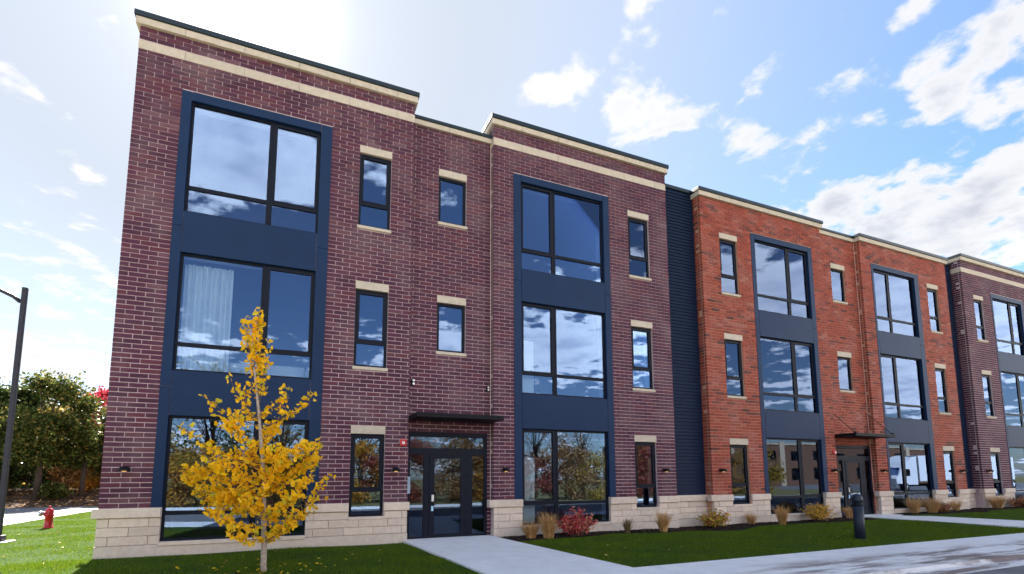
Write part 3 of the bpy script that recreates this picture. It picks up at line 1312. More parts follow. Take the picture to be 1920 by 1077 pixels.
# side walk and lane left of the terrace
m = MB()
zz = -.19
m.quad((-8.3, -6, zz), (-6.45, -6, zz), (-6.45, 22.6, zz), (-8.3, 22.6, zz))
m.quad((-8.3, 22.604, zz), (14, 22.604, zz), (14, 24.6, zz), (-8.3, 24.6, zz))
tag(m.build('side_path', M['conc2']), 'pale path curving round the left end of the lawn', kind='structure')
m = MB()
zz = -.215
m.quad((-15.5, -12, zz), (-8.304, -12, zz), (-8.304, 24.606, zz), (-15.5, 24.606, zz))
m.quad((-15.5, 24.61, zz), (16, 24.61, zz), (16, 28.2, zz), (-15.5, 28.2, zz))
tag(m.build('lane', M['asphalt']), 'grey lane behind the left lawn', kind='structure')
me = grid_mesh('wood_floor', np.linspace(-60, 30, 60), np.linspace(28.2, 75, 30), lambda X, Y: -.25 + .9 * sstep(28.2, 36, Y) + .08 * np.sin(X * 1.1) * np.sin(Y * .9), M['litter'])
tag(link('wood_floor', me), 'bank of brown leaf litter under the trees', kind='structure')

# planting bed along the wall
def bed_edge(x):
    return -.95 - .22 * np.sin(x * .9) - .1 * np.sin(x * 2.3 + 1) + .75 * np.exp(-((x - 8.6) / .5) ** 2)


def bed(x0, x1, label):
    xs = np.linspace(x0, x1, int((x1 - x0) / .12))
    V, F = [], []
    for i, xx in enumerate(xs):
        ed = float(bed_edge(xx))
        for j, t in enumerate((0, .06, .35, .7, 1.0)):
            yy = ed + (0.42 - ed) * t
            zz = float(hgt(xx, yy)) + (-.03 if j == 0 else .022 + random.uniform(-.008, .012))
            V.append((xx, yy, zz))
    for i in range(len(xs) - 1):
        for j in range(4):
            a = i * 5 + j
            F.append((a, a + 5, a + 6, a + 1))
    me = bpy.data.meshes.new('mulch_bed')
    me.from_pydata(V, [], F)
    me.materials.append(M['mulch'])
    o = link('mulch_bed', me)
    tag(o, label, kind='structure')


bed(8.95, 23.7, 'dark mulch bed along the foot of the wall')
bed(26.2, 44, 'dark mulch bed along the wall beyond the red block entrance')


# ------------------------------------------------------------------ grass blades
def blades(name, n, region, hmin, hmax, width, mat, label):
    x0, x1, y0, y1, test = region
    xs = RNG.uniform(x0, x1, n)
    ys = RNG.uniform(y0, y1, n)
    keep = test(xs, ys)
    xs, ys = xs[keep], ys[keep]
    n = len(xs)
    zs = hgt(xs, ys) - .008
    patch = .75 + .35 * np.sin(xs * 2.1 + np.sin(ys * 1.7)) * np.sin(ys * 2.6 + xs * .5)
    h = RNG.uniform(hmin, hmax, n) * np.clip(patch, .55, 1.2)
    a = RNG.uniform(0, 2 * np.pi, n)
    lean = RNG.uniform(.15, .75, n) * h
    b = RNG.uniform(0, 2 * np.pi, n)
    w = width * RNG.uniform(.6, 1.3, n)
    p = np.stack([xs, ys, zs], -1)
    s = np.stack([np.cos(a) * w, np.sin(a) * w, np.zeros(n)], -1)
    tip = p + np.stack([np.cos(b) * lean, np.sin(b) * lean, h], -1)
    tri = np.stack([p - s, p + s, tip], 1)
    me = raw_mesh(name, tri, 3, mat)
    o = link(name, me)
    tag(o, label, 'grass', kind='stuff')


M['blade'] = mat_leaf('grass_blade', [(0, (.045, .095, .005)), (.4, (.080, .150, .007)), (.75, (.125, .190, .010)), (.93, (.18, .21, .015)), (1, (.30, .26, .06))], .35, .6)


def in_path(x, y):
    t = np.clip((.2 - y) / 5.617, 0, 1)
    a = (x > 6.30 + .5 * t - .02) & (x < 8.72 + .66 * t + .02)
    b = (x > 23.75 + 1.3 * t - .02) & (x < 25.95 + 2.25 * t + .02)
    return a | b


def lawn_ok(x, y):
    front = y > -5.41 + bend(x)
    bedz = np.where((x > 8.95) & (x < 23.7) | (x > 26.2), y < bed_edge(x), True)
    bld = (x < 0) | (y < -.03)
    return front & bedz & bld & ~in_path(x, y)


blades('grass', 230000, (-1.5, 9.5, -6.2, 0, lawn_ok), .025, .065, .0035, M['blade'], 'short green grass of the lawn by the plum block')
blades('grass', 260000, (8.6, 24, -5.41, 0, lawn_ok), .025, .065, .004, M['blade'], 'short green grass between the bed and the pavement')
blades('grass', 130000, (24, 46, -5.41, 0, lawn_ok), .025, .065, .006, M['blade'], 'short green grass by the far end of the terrace')
blades('grass', 200000, (-6.45, 0.2, -3, 22.5, lambda x, y: (x < -.03) & lawn_ok(x, y)), .03, .07, .006, M['blade'], 'sunlit yellow green grass left of the terrace')

# fallen leaves on the lawn and chips in the bed
def scatter_leaves(name, n, fn, size, mat, label, cat):
    P = []
    while len(P) < n:
        p = fn()
        if p is not None:
            P.append(p)
    q = []
    for (x, y, z) in P:
        a = random.uniform(0, 6.28)
        s = size * random.uniform(.6, 1.3)
        ux, uy = math.cos(a) * s, math.sin(a) * s
        t1, t2 = random.uniform(-.4, .6) * s, random.uniform(-.4, .6) * s
        q += [(x - ux, y - uy, z), (x + uy * .7, y - ux * .7, z + t1), (x + ux, y + uy, z + .3 * s), (x - uy * .7, y + ux * .7, z + t2)]
    o = link(name, raw_mesh(name, np.array(q), 4, mat))
    tag(o, label, cat, kind='stuff')


M['fallen'] = mat_leaf('fallen_leaf', [(0, (.20, .12, .04)), (.5, (.42, .28, .08)), (.8, (.50, .40, .15)), (1, (.30, .10, .04))], .2, .7)


def fl():
    x, y = random.uniform(-6, 30), random.uniform(-5.4, 12)
    if not bool(lawn_ok(np.array([x]), np.array([y]))[0]):
        return None
    return x, y, float(hgt(x, y)) + .03


scatter_leaves('fallen_leaves', 120, fl, .035, M['fallen'], 'scattered dry yellow leaves lying on the lawn', 'leaves')


def fl2():
    x = random.uniform(9, 40)
    if 23.6 < x < 26.3:
        return None
    y = random.uniform(float(bed_edge(x)) + .02, -.06)
    return x, y, float(hgt(x, y)) + .035


M['chip'] = mat_leaf('mulch_chip', [(0, (.02, .012, .01)), (.7, (.05, .03, .022)), (1, (.12, .07, .05))], .0, .9)
def fl3():
    x, y = base.x + random.gauss(0, .8), base.y + random.gauss(0, .6)
    if not bool(lawn_ok(np.array([x]), np.array([y]))[0]):
        return None
    return x, y, float(hgt(x, y)) + .04


scatter_leaves('mulch_chips', 5000, fl2, .03, M['chip'], 'dark shredded bark in the bed by the wall', 'mulch')


# ------------------------------------------------------------------ planting
def grass_clump(name, h, r, n, mat, seed):
    rg = random.Random(seed)
    V, F = [], []
    for i in range(n):
        a = rg.uniform(0, 6.283)
        rr = r * .36 * math.sqrt(rg.random())
        bx, by = rr * math.cos(a), rr * math.sin(a)
        a2 = a + rg.uniform(-.9, .9)
        hh = h * rg.uniform(.55, 1.08)
        out = r * rg.uniform(.1, .95)
        w = rg.uniform(.004, .009)
        droop = rg.uniform(0, .35)
        pts = []
        for k in range(5):
            t = k / 4
            o = out * t ** 1.7
            z = hh * (t - droop * .5 * t ** 3)
            pts.append((bx + math.cos(a2) * o, by + math.sin(a2) * o, z))
        sx, sy = -math.sin(a2 + rg.uniform(-1, 1)) * w, math.cos(a2 + rg.uniform(-1, 1)) * w
        b0 = len(V)
        for k, p in enumerate(pts):
            f = 1 - .75 * (k / 4)
            V.append((p[0] - sx * f, p[1] - sy * f, p[2]))
            V.append((p[0] + sx * f, p[1] + sy * f, p[2]))
        for k in range(4):
            F.append((b0 + 2 * k, b0 + 2 * k + 1, b0 + 2 * k + 3, b0 + 2 * k + 2))
    me = bpy.data.meshes.new(name)
    me.from_pydata(V, [], F)
    me.materials.append(mat)
    return me


M['straw'] = mat_leaf('straw_blade', [(0, (.34, .17, .055)), (.4, (.52, .30, .11)), (.8, (.66, .42, .18)), (1, (.74, .56, .32))], .35, .7)
M['olive_blade'] = mat_leaf('olive_blade', [(0, (.10, .08, .035)), (.6, (.20, .15, .07)), (1, (.34, .24, .12))], .3, .7)
GR = 'dry ornamental grasses along the wall'
for i, (x, y, h, r, n, mt, lab) in enumerate([
        (9.62, -.62, 0.5, 0.34, 420, 'straw', 'straw coloured grass clump beside the concrete path, left of a taller pale clump'),
        (10.06, -.80, 0.7, 0.36, 480, 'straw', 'tall pale straw grass clump just left of the red shrub'),
        (12.75, -.60, 0.44, 0.2, 260, 'olive_blade', 'small dull olive grass clump under the narrow ground floor window of the plum block'),
        (13.86, -.85, 0.62, 0.3, 480, 'straw', 'upright golden grass clump at the right corner of the plum block plinth'),
        (18.03, -.30, 0.42, 0.28, 300, 'straw', 'low spreading grass clump under the narrow window of the red block'),
        (18.95, -.75, 0.64, 0.3, 440, 'straw', 'tall golden grass clump left of the yellow shrub'),
        (22.95, -.42, 0.48, 0.3, 360, 'straw', 'rusty grass clump by the entrance pillar of the red block behind the bollard'),
        (27.15, -.30, 0.7, 0.36, 460, 'straw', 'first golden grass clump right of the red block entrance path'),
        (27.9, -.55, 0.68, 0.42, 520, 'straw', 'wide golden grass clump left of the bronze shrub'),
        (30.2, -.25, 0.5, 0.3, 320, 'straw', 'small golden grass clump just right of the bronze shrub'),
        (33.3, -.35, 0.66, 0.48, 520, 'straw', 'wide tan grass clump below the far navy siding strip'),
        (37.6, -.3, 0.66, 0.42, 420, 'straw', 'last golden grass clump at the right edge of the photo')]):
    o = link('ornamental_grass', grass_clump('ornamental_grass', h, r, n, M[mt], 40 + i), None, (x, y, float(hgt(x, y)) + .01))
    tag(o, lab, 'ornamental grass', GR)


def shrub(name, loc, w, h, nst, nleaf, size, mat, label, seed, leafname='foliage'):
    rg = random.Random(seed)
    root = local(tag(empty(name, loc), label, 'shrub', 'autumn shrubs along the wall'))
    st = MB()
    q = []
    tips = []
    for i in range(nst):
        a = rg.uniform(0, 6.283)
        o = math.sqrt(rg.random()) * w * .5
        hh = h * rg.uniform(.55, 1.0) * (1 - .45 * (o / (w * .5)) ** 2)
        p0 = Vector((math.cos(a) * o * .25, math.sin(a) * o * .25, 0))
        p2 = Vector((math.cos(a) * o, math.sin(a) * o * .75, hh))
        p1 = (p0 + p2) / 2 + Vector((0, 0, hh * .12))
        st.tube([p0, p1, p2], [.008, .006, .003], 4)
        tips.append((p0, p1, p2))
    st.build('stems', M['twig'], root)
    for i in range(nleaf):
        p0, p1, p2 = rg.choice(tips)
        t = rg.uniform(.25, 1.03)
        c = (p0 * (1 - t) ** 2 + p1 * 2 * t * (1 - t) + p2 * t * t)
        c = c + Vector((rg.gauss(0, .05), rg.gauss(0, .05), rg.gauss(0, .035)))
        d = Vector((rg.gauss(0, 1), rg.gauss(0, 1), rg.gauss(0, .6))).normalized()
        s = d.cross(Vector((rg.gauss(0, 1), rg.gauss(0, 1), rg.gauss(0, 1)))).normalized()
        L = size * rg.uniform(.7, 1.3)
        nrm = d.cross(s) * L * .12
        q += [c, c + d * L * .5 + s * L * .28 + nrm, c + d * L, c + d * L * .5 - s * L * .28 + nrm]
    lv = link(leafname, raw_mesh(leafname, np.array([tuple(p) for p in q]), 4, mat), root)
    lv['kind'] = 'stuff'
    return root


M['sh_red'] = mat_leaf('red_shrub_leaf', [(0, (.28, .025, .05)), (.35, (.50, .05, .08)), (.6, (.62, .10, .09)), (.85, (.66, .26, .13)), (1, (.72, .46, .28))], .35)
M['sh_mix'] = mat_leaf('mixed_shrub_leaf', [(0, (.24, .22, .04)), (.35, (.46, .36, .06)), (.65, (.64, .44, .07)), (.85, (.60, .22, .08)), (1, (.56, .07, .08))], .35)
M['sh_yel'] = mat_leaf('yellow_shrub_leaf', [(0, (.40, .19, .04)), (.4, (.66, .38, .06)), (.8, (.76, .52, .10)), (1, (.54, .16, .06))], .35)
M['sh_brz'] = mat_leaf('bronze_shrub_leaf', [(0, (.16, .05, .025)), (.5, (.36, .14, .06)), (1, (.55, .30, .16))], .3)
shrub('shrub', (11.0, -.72, -.03), 1.35, .84, 50, 1500, .08, M['sh_red'], 'crimson leaved shrub under the right tall ground floor window of the plum block', 1)
shrub('shrub', (16.35, -.35, -.06), 1.10, .66, 44, 900, .085, M['sh_mix'], 'yellow green shrub with red leaves below the navy siding strip', 2)
shrub('shrub', (21.1, -.50, 0), 1.25, .68, 56, 1200, .075, M['sh_yel'], 'broad yellow orange shrub under the left tall window of the red block', 3)
shrub('shrub', (28.8, -.40, .03), 1.0, .55, 40, 800, .075, M['sh_brz'], 'bronze leaved shrub right of the red block entrance between two grass clumps', 4)
shrub('shrub', (35.0, -.45, .06), 1.2, .62, 50, 1000, .08, M['sh_brz'], 'wide bronze leaved shrub below the far plum block', 5)

# ------------------------------------------------------------------ ginkgo
G_F = 9.0                                     # metres in front of the camera


def gpos(u, v, dy=0.0):
    p = CAM + (FWD + RGT * ((u - 960) / 950) + UPV * ((785.656 - v) / 950)) * G_F
    return Vector((p.x, p.y + dy, p.z))


ginkgo = tag(empty('ginkgo_tree'), 'young yellow ginkgo tree on the lawn in front of the plum block', 'tree')
base = gpos(495, 1077)
gz = float(hgt(base.x, base.y))
ginkgo.location = (base.x, base.y, gz)
rg = random.Random(11)
tk = MB()
tp = [Vector((base.x + .0, base.y, gz - .1)), gpos(494, 1060), gpos(495, 1025), gpos(494, 970), gpos(496, 900), gpos(490, 840), gpos(486, 780), gpos(480, 720), gpos(476, 690)]
tk.tube(tp, [.060, .052, .050, .040, .034, .030, .026, .020, .016], 9)
tk.build('trunk', M['paleb'], ginkgo, True)
bl = MB()
segs = []


def limb(pts, r0, weight):
    bl.tube(pts, [max(.004, r0 * (1 - .85 * i / (len(pts) - 1))) for i in range(len(pts))], 5)
    segs.append((pts, weight))


def gl(a, b, r0=.012, wt=1.0, dy=None, sag=.1):
    dy = rg.uniform(-.9, .9) if dy is None else dy
    A0, B0 = gpos(*a), gpos(*b, dy)
    mid = (A0 * .5 + B0 * .5) + Vector((0, dy * .2, -sag * (B0 - A0).length))
    pts = [A0, A0 * .55 + mid * .45, mid, mid * .45 + B0 * .55 + Vector((0, 0, -.02)), B0]
    limb(pts, r0, wt)
    # side twigs
    n = int((B0 - A0).length / .28)
    for i in range(n):
        t = rg.uniform(.25, .95)
        k = min(3, int(t * 4))
        P = pts[k].lerp(pts[k + 1], t * 4 - k)
        d = (B0 - A0).normalized() * .5 + Vector((rg.gauss(0, .5), rg.gauss(0, .6), rg.uniform(.1, .9)))
        Q = P + d.normalized() * rg.uniform(.14, .34)
        limb([P, (P + Q) / 2 + Vector((0, 0, .02)), Q], .005, .7 * wt)


# leader and upright shoots
gl((476, 690), (486, 582), .013, 1.3, 0.0, 0)
gl((484, 760), (457, 596), .011, .8, .05, 0.0)
gl((486, 760), (503, 645), .008, .5, -.05, 0.0)
# long limbs, as they spread in the photo
for a, b, r0, wt in [((487, 800), (382, 742), .010, .45), ((486, 790), (432, 712), .009, .5), ((488, 805), (588, 735), .010, .6), ((486, 780), (535, 745), .008, .7),
                     ((492, 880), (352, 805), .012, .45), ((490, 870), (378, 830), .010, .8), ((494, 925), (338, 893), .014, 1.2), ((494, 900), (362, 878), .011, 1.3),
                     ((494, 960), (352, 925), .012, 1.0), ((495, 990), (412, 962), .011, 1.1), ((495, 1010), (442, 985), .009, .9),
                     ((492, 860), (575, 835), .012, 1.2), ((494, 900), (600, 860), .013, 1.2), ((494, 930), (602, 828), .011, .9), ((495, 965), (575, 900), .012, 1.2),
                     ((495, 1000), (560, 965), .011, 1.0), ((495, 1020), (622, 885), .010, .30), ((495, 1022), (612, 930), .008, .25), ((495, 1015), (545, 985), .009, 1.0),
                     ((492, 850), (440, 800), .010, 1.2), ((490, 830), (520, 790), .009, 1.2), ((490, 840), (412, 790), .009, .6), ((494, 905), (430, 925), .010, 1.4),
                     ((494, 905), (540, 930), .010, 1.5), ((494, 885), (470, 850), .009, 1.6), ((494, 885), (530, 870), .009, 1.6), ((494, 940), (460, 950), .009, 1.5), ((492, 930), (505, 890), .01, 1.5),
                     ((495, 970), (480, 940), .009, 1.4), ((495, 985), (520, 960), .009, 1.3), ((490, 840), (495, 800), .008, 1.4), ((494, 900), (400, 860), .009, 1.1), ((494, 930), (395, 930), .01, 1.2)]:
    gl(a, b, r0, wt)
bl.build('branches', M['twig'], ginkgo)


def ginkgo_leaf(c, d, s, n, L):
    """fan leaf: stalk at c, spreading along d; s sideways, n normal; returns 4 quads"""
    fan = []
    K = 6
    for i in range(K + 1):
        t = -1.05 + 2.1 * i / K
        rr = L * (.92 if i in (0, K) else 1.0)
        if i == K // 2:
            rr *= .82
        w = .07 * L * math.sin(3 * t)
        fan.append(c + d * (rr * math.cos(t)) + s * (rr * math.sin(t) * .88) + n * (w + .10 * L * math.cos(t * 1.5)))
    tri = []
    for i in range(K):
        tri += [c, fan[i], fan[i + 1]]
    return tri


leaves = []
for pts, wt in segs:
    Ltot = sum((q - p).length for p, q in zip(pts, pts[1:]))
    n = max(2, int(Ltot * 76 * min(wt, 1.2)))
    for i in range(n):
        t = rg.uniform(.12, 1.0) * (len(pts) - 1)
        k = min(len(pts) - 2, int(t))
        P = pts[k].lerp(pts[k + 1], t - k)
        d = Vector((rg.gauss(0, 1), rg.gauss(0, 1), rg.gauss(.1, .8))).normalized()
        c = P + d * rg.uniform(.02, .075)
        d2 = (d + Vector((rg.gauss(0, .5), rg.gauss(0, .5), rg.gauss(-.1, .5)))).normalized()
        s = d2.cross(Vector((rg.gauss(0, 1), rg.gauss(0, 1), rg.gauss(0, 1)))).normalized()
        leaves.append((c, d2, s, d2.cross(s), rg.uniform(.048, .085)))
M['ginkgo'] = mat_leaf('ginkgo_leaf', [(0, (.50, .50, .04)), (.10, (.74, .60, .04)), (.2, (.92, .55, .014)), (.65, (.96, .58, .014)), (.92, (.96, .62, .04)), (1, (.80, .40, .02))], .45, .5)
order = sorted(range(len(leaves)), key=lambda i: (leaves[i][0] - CAM).dot(FWD) - 3.0 * leaves[i][4])
near = set(order[:300])
protos = []
for k in range(6):
    mb = MB()
    L = .05 + .0065 * k
    t3 = ginkgo_leaf(Vector((0, 0, 0)), Vector((1, 0, 0)), Vector((0, 1, 0)), Vector((0, 0, 1)), L)
    V = [t3[0]] + [t3[1]] + [t3[i * 3 + 2] for i in range(6)]
    mb.v = [tuple(p) for p in V]
    mb.f = [(0, i + 1, i + 2) for i in range(6)]
    mb.mi = [0] * 6
    protos.append(mb.mesh('leaf', M['ginkgo']))
rest_v, rest_f = [], []
ginv = Matrix.Translation(ginkgo.location).inverted()
for i, (c, d, s, n_, L) in enumerate(leaves):
    if i in near:
        o = bpy.data.objects.new('leaf', protos[min(5, max(0, int((L - .048) / .0063)))])
        COL.objects.link(o)
        o.matrix_local = Matrix.Translation(c) @ Matrix((d, s, n_)).transposed().to_4x4()
        o.parent = ginkgo
        o.matrix_parent_inverse = ginv
    else:
        t3 = ginkgo_leaf(c, d, s, n_, L)
        b0 = len(rest_v)
        rest_v += [tuple(t3[0]), tuple(t3[1])] + [tuple(t3[k * 3 + 2]) for k in range(6)]
        rest_f += [(b0, b0 + k + 1, b0 + k + 2) for k in range(6)]
me = bpy.data.meshes.new('foliage')
me.from_pydata(rest_v, [], rest_f)
me.materials.append(M['ginkgo'])
o = link('foliage', me, ginkgo)
o['kind'] = 'stuff'


scatter_leaves('ginkgo_litter', 45, fl3, .04, M['ginkgo'], 'yellow leaves fallen on the grass under the ginkgo', 'leaves')


# ------------------------------------------------------------------ background trees
def tree(name, loc, h, crown, blobs, nleaf, size, mat, label, seed, group, trunk_r=.16, cat='tree', bark='bark', low=.28, lean=0.0):
    rg = random.Random(seed)
    rn = np.random.default_rng(seed)
    root = local(tag(empty(name, loc), label, cat, group))
    tr = MB()
    top = Vector((lean, rg.uniform(-.3, .3), h * .82))
    pts = [Vector((0, 0, -.3)), Vector((lean * .1, .05, h * .2)), Vector((lean * .4 + rg.uniform(-.15, .15), 0, h * .45)), top]
    tr.tube(pts, [trunk_r * 1.25, trunk_r, trunk_r * .7, trunk_r * .15], 8)
    cs = []
    for i in range(blobs):
        a = rg.uniform(0, 6.283)
        t = rg.uniform(0, 1)
        zz = h * (low + (.96 - low) * t)
        rad = crown * (math.sin(math.pi * (.12 + .80 * t)) ** .8) * math.sqrt(rg.uniform(.15, 1))
        c = Vector((math.cos(a) * rad + lean * t, math.sin(a) * rad, zz))
        cs.append((c, rg.uniform(.35, .75) * crown * .5))
        k = rg.uniform(.15, .6)
        s0 = pts[1].lerp(top, k)
        tr.tube([s0, (s0 + c) / 2 + Vector((0, 0, .25)), c], [trunk_r * .38, trunk_r * .2, .012], 5)
    tr.build('trunk', M[bark], root, True)
    per = nleaf // blobs
    C = np.concatenate([np.array(c)[None] + rn.normal(0, 1, (per, 3)) * np.array([r, r, r * .8]) * .62 for c, r in cs])
    n = len(C)
    d = rn.normal(0, 1, (n, 3))
    d /= np.linalg.norm(d, axis=1)[:, None]
    e = np.cross(d, rn.normal(0, 1, (n, 3)))
    e /= np.linalg.norm(e, axis=1)[:, None]
    L = size * rn.uniform(.6, 1.4, n)[:, None]
    q = np.stack([C - d * L * .5, C + e * L * .32, C + d * L * .5, C - e * L * .32], 1)
    f = link('crown', raw_mesh('crown', q, 4, mat), root)
    return root


M['leaf_dk'] = mat_leaf('dark_green_leaf', [(0, (.016, .030, .010)), (.4, (.035, .060, .016)), (.75, (.075, .10, .025)), (1, (.14, .14, .05))], .35, .45)
M['leaf_ol'] = mat_leaf('olive_leaf', [(0, (.022, .034, .008)), (.5, (.055, .075, .015)), (.85, (.11, .12, .03)), (1, (.22, .15, .04))], .4, .45)
M['leaf_rd'] = mat_leaf('red_maple_leaf', [(0, (.25, .015, .03)), (.6, (.48, .03, .06)), (1, (.6, .10, .10))], .4, .5)
M['leaf_or'] = mat_leaf('orange_leaf', [(0, (.26, .11, .02)), (.5, (.52, .26, .04)), (.85, (.66, .36, .05)), (1, (.50, .12, .04))], .35, .6)
M['leaf_br'] = mat_leaf('brown_leaf', [(0, (.15, .08, .035)), (.5, (.34, .18, .07)), (1, (.50, .30, .13))], .3, .7)
M['leaf_rs'] = mat_leaf('russet_leaf', [(0, (.12, .02, .02)), (.5, (.28, .05, .04)), (1, (.40, .14, .07))], .3, .7)
M['leaf_yt'] = mat_leaf('yellowing_leaf', [(0, (.08, .07, .012)), (.5, (.20, .15, .03)), (1, (.36, .22, .05))], .4, .5)
WG = 'trees on the bank left of the terrace'
tree('broadleaf_tree', (-12.3, 31.5, .1), 8.3, 2.5, 24, 13000, .22, M['leaf_ol'], 'olive green tree on the bank just right of the lamp post', 21, WG, .2, low=.36)
tree('broadleaf_tree', (-14.6, 33.0, .1), 7.9, 2.3, 22, 11500, .22, M['leaf_dk'], 'dark green tree on the bank behind the lamp post', 22, WG, .2, low=.36)
tree('broadleaf_tree', (-10.3, 33.0, .3), 7.1, 1.8, 19, 9000, .21, M['leaf_ol'], 'slim olive tree on the bank beside the plum block corner', 23, WG, .16, low=.34)
tree('broadleaf_tree', (-8.2, 34.5, .3), 6.6, 2.4, 28, 9000, .22, M['leaf_dk'], 'dark green tree mostly hidden by the plum block corner', 24, WG, .18)
tree('maple_tree', (-11.35, 41.0, .6), 8.9, 2.2, 26, 9000, .24, M['leaf_rd'], 'red maple showing above the green trees at the plum block corner', 25, WG, .18)
tree('broadleaf_tree', (-18.0, 36.0, .5), 7.4, 2.8, 28, 9000, .25, M['leaf_dk'], 'dark tree at the left edge of the photo behind the olive tree', 26, WG, .2)
tree('broadleaf_tree', (-14.5, 40.0, .6), 7.0, 3.0, 28, 9000, .26, M['leaf_yt'], 'yellowing tree at the back of the wood, between two nearer crowns', 27, WG, .2)
UG = 'undergrowth bushes under the trees'
for i, (x, y, h, c, mt, lab) in enumerate([(-14.0, 34.5, 2.2, 1.5, 'leaf_dk', 'dark green bush under the trees beside the lamp post'),
                                           (-11.9, 35.5, 2.4, 1.6, 'leaf_br', 'brown bush in the shade between two tree trunks'),
                                           (-10.4, 36.0, 2.4, 1.3, 'leaf_or', 'small orange bush under the slim olive tree'),
                                           (-11.2, 31.2, .9, .8, 'leaf_ol', 'low light green bush on the leafy bank'),
                                           (-16.2, 34.0, 2.6, 1.7, 'leaf_dk', 'dark green bush at the left edge of the photo'),
                                           (-12.9, 38.0, 3.0, 2.2, 'leaf_dk', 'deep shaded bush far back under the trees')]):
    tree('bush', (x, y, .25), h, c, 14, 2600, .2, M[mt], lab, 60 + i, UG, .04, 'bush')
# wood seen deep behind, and wood floor litter
def wf():
    x, y = random.uniform(-30, 0), random.uniform(28.4, 40)
    return x, y, float(-.25 + .9 * sstep(28.2, 36, y) + .08 * math.sin(x * 1.1) * math.sin(y * .9)) + .04


scatter_leaves('leaf_litter', 5000, wf, .11, M['leaf_br'], 'brown fallen leaves on the bank under the trees', 'leaves')
def deep_wood():
    rn = np.random.default_rng(5)
    n = 26000
    C = np.stack([rn.uniform(-75, 12, n), rn.uniform(48, 60, n), .5 + 6.5 * rn.random(n) ** .8 * (1 + .25 * np.sin(np.arange(n)))], -1)
    C[:, 2] = np.clip(C[:, 2], 0, 6.0 + 1.2 * np.sin(C[:, 0] * .35) + .6 * np.sin(C[:, 0] * 1.1))
    d = rn.normal(0, 1, (n, 3)); d /= np.linalg.norm(d, axis=1)[:, None]
    e = np.cross(d, rn.normal(0, 1, (n, 3))); e /= np.linalg.norm(e, axis=1)[:, None]
    L = .8 * rn.uniform(.6, 1.4, n)[:, None]
    q = np.stack([C - d * L * .5, C + e * L * .4, C + d * L * .5, C - e * L * .4], 1)
    o = link('far_woods', raw_mesh('far_woods', q, 4, M['leaf_dk']))
    tag(o, 'far dark woods behind the trees on the bank', 'woods', kind='stuff')


deep_wood()

# ------------------------------------------------------------------ across the road (seen in the window glass)
RG = 'autumn trees across the road mirrored in the glass'
rg = random.Random(77)
NM = {'leaf_or': 'orange', 'leaf_br': 'brown', 'leaf_rs': 'russet red', 'leaf_ol': 'olive', 'leaf_yl': 'golden'}
M['leaf_yl'] = mat_leaf('golden_leaf', [(0, (.20, .12, .02)), (.5, (.40, .26, .04)), (1, (.52, .36, .08))], .35, .6)
WHERE = ['leftmost of the thicket', 'second from the left in the thicket', 'third from the left in the thicket']
for i in range(22):
    x = -20 + i * 3.1 + rg.uniform(-.6, .6)
    y = -22.5 + rg.uniform(-1.5, .8)
    mt = ['leaf_or', 'leaf_br', 'leaf_yl', 'leaf_or', 'leaf_rs', 'leaf_br', 'leaf_yl', 'leaf_or'][(i * 5 + i // 4) % 8]
    tree('autumn_bush', (x, y, -.3), rg.uniform(3.4, 4.8), 2.5, 18, 5200, .17, M[mt], NM[mt] + ' autumn bush in the thicket across the road, mirrored in the ground floor glass', 200 + i, RG + ', ' + NM[mt], .06, 'bush', low=.04)
for i in range(13):
    x = -18 + i * 5.2 + rg.uniform(-1, 1)
    mt = ['leaf_br', 'leaf_br', 'leaf_yl', 'leaf_ol'][i % 4]
    tree('bare_tree', (x, -28 + rg.uniform(-2, 2), -.3), rg.uniform(8.0, 10.2), 2.9, 34, [700, 1100, 1900, 1500][i % 4], .22, M[mt], 'thin leaved ' + NM[mt] + ' tree behind the thicket across the road', 300 + i, 'thin leaved trees across the road, ' + NM[mt], .13)

# brick building across the road
far = tag(empty('brown_building', (92, -50, 0)), 'brown brick building with pale piers mirrored in the red block windows', 'building')
M['brown'] = mat_plain('brown_brickwork', (.16, .085, .055), .85, .2, var=.2, nscale=5)
M['tan'] = mat_plain('tan_render', (.46, .36, .25), .85, .2, var=.06)
holes = []
x = 51.6
while x < 128:
    for z0, z1 in ((.8, 2.8), (4.0, 5.6)):
        holes.append((x, x + 2.2, z0, z1))
    x += 5.6
m = MB()
fill_rects(m, 50, 131, -.2, 6.6, -46.3, -46.0, holes, 0)
m.box(50, 131, -58, -46.3, 6.3, 6.6)
m.box(50, 50.3, -58, -46.3, -.2, 6.3)
m.build('wall', M['brown'], far)
x = 54.4
while x < 130:
    m = MB()
    m.box(x, x + 1.1, -46.0, -45.7, -.2, 7.1)
    m.build('pier', M['tan'], far)
    x += 11.2
m = MB()
m.box(49.8, 131.2, -46.25, -45.85, 6.602, 6.85)
m.build('coping', M['tan'], far)
for (a, b, z0, z1) in holes:
    f = MB()
    f.box(a, a + .08, -46.2, -46.1, z0, z1)
    f.box(b - .08, b, -46.2, -46.1, z0, z1)
    f.box(a + .08, b - .08, -46.2, -46.1, z0, z0 + .08)
    f.box(a + .08, b - .08, -46.2, -46.1, z1 - .08, z1)
    f.box((a + b) / 2 - .04, (a + b) / 2 + .04, -46.2, -46.1, z0 + .08, z1 - .08)
    w = f.build('window', M['frame'], far)
    p = MB()
    p.box(a + .08, b - .08, -46.17, -46.16, z0 + .08, z1 - .08)
    p.build('pane', M['glass'], w)

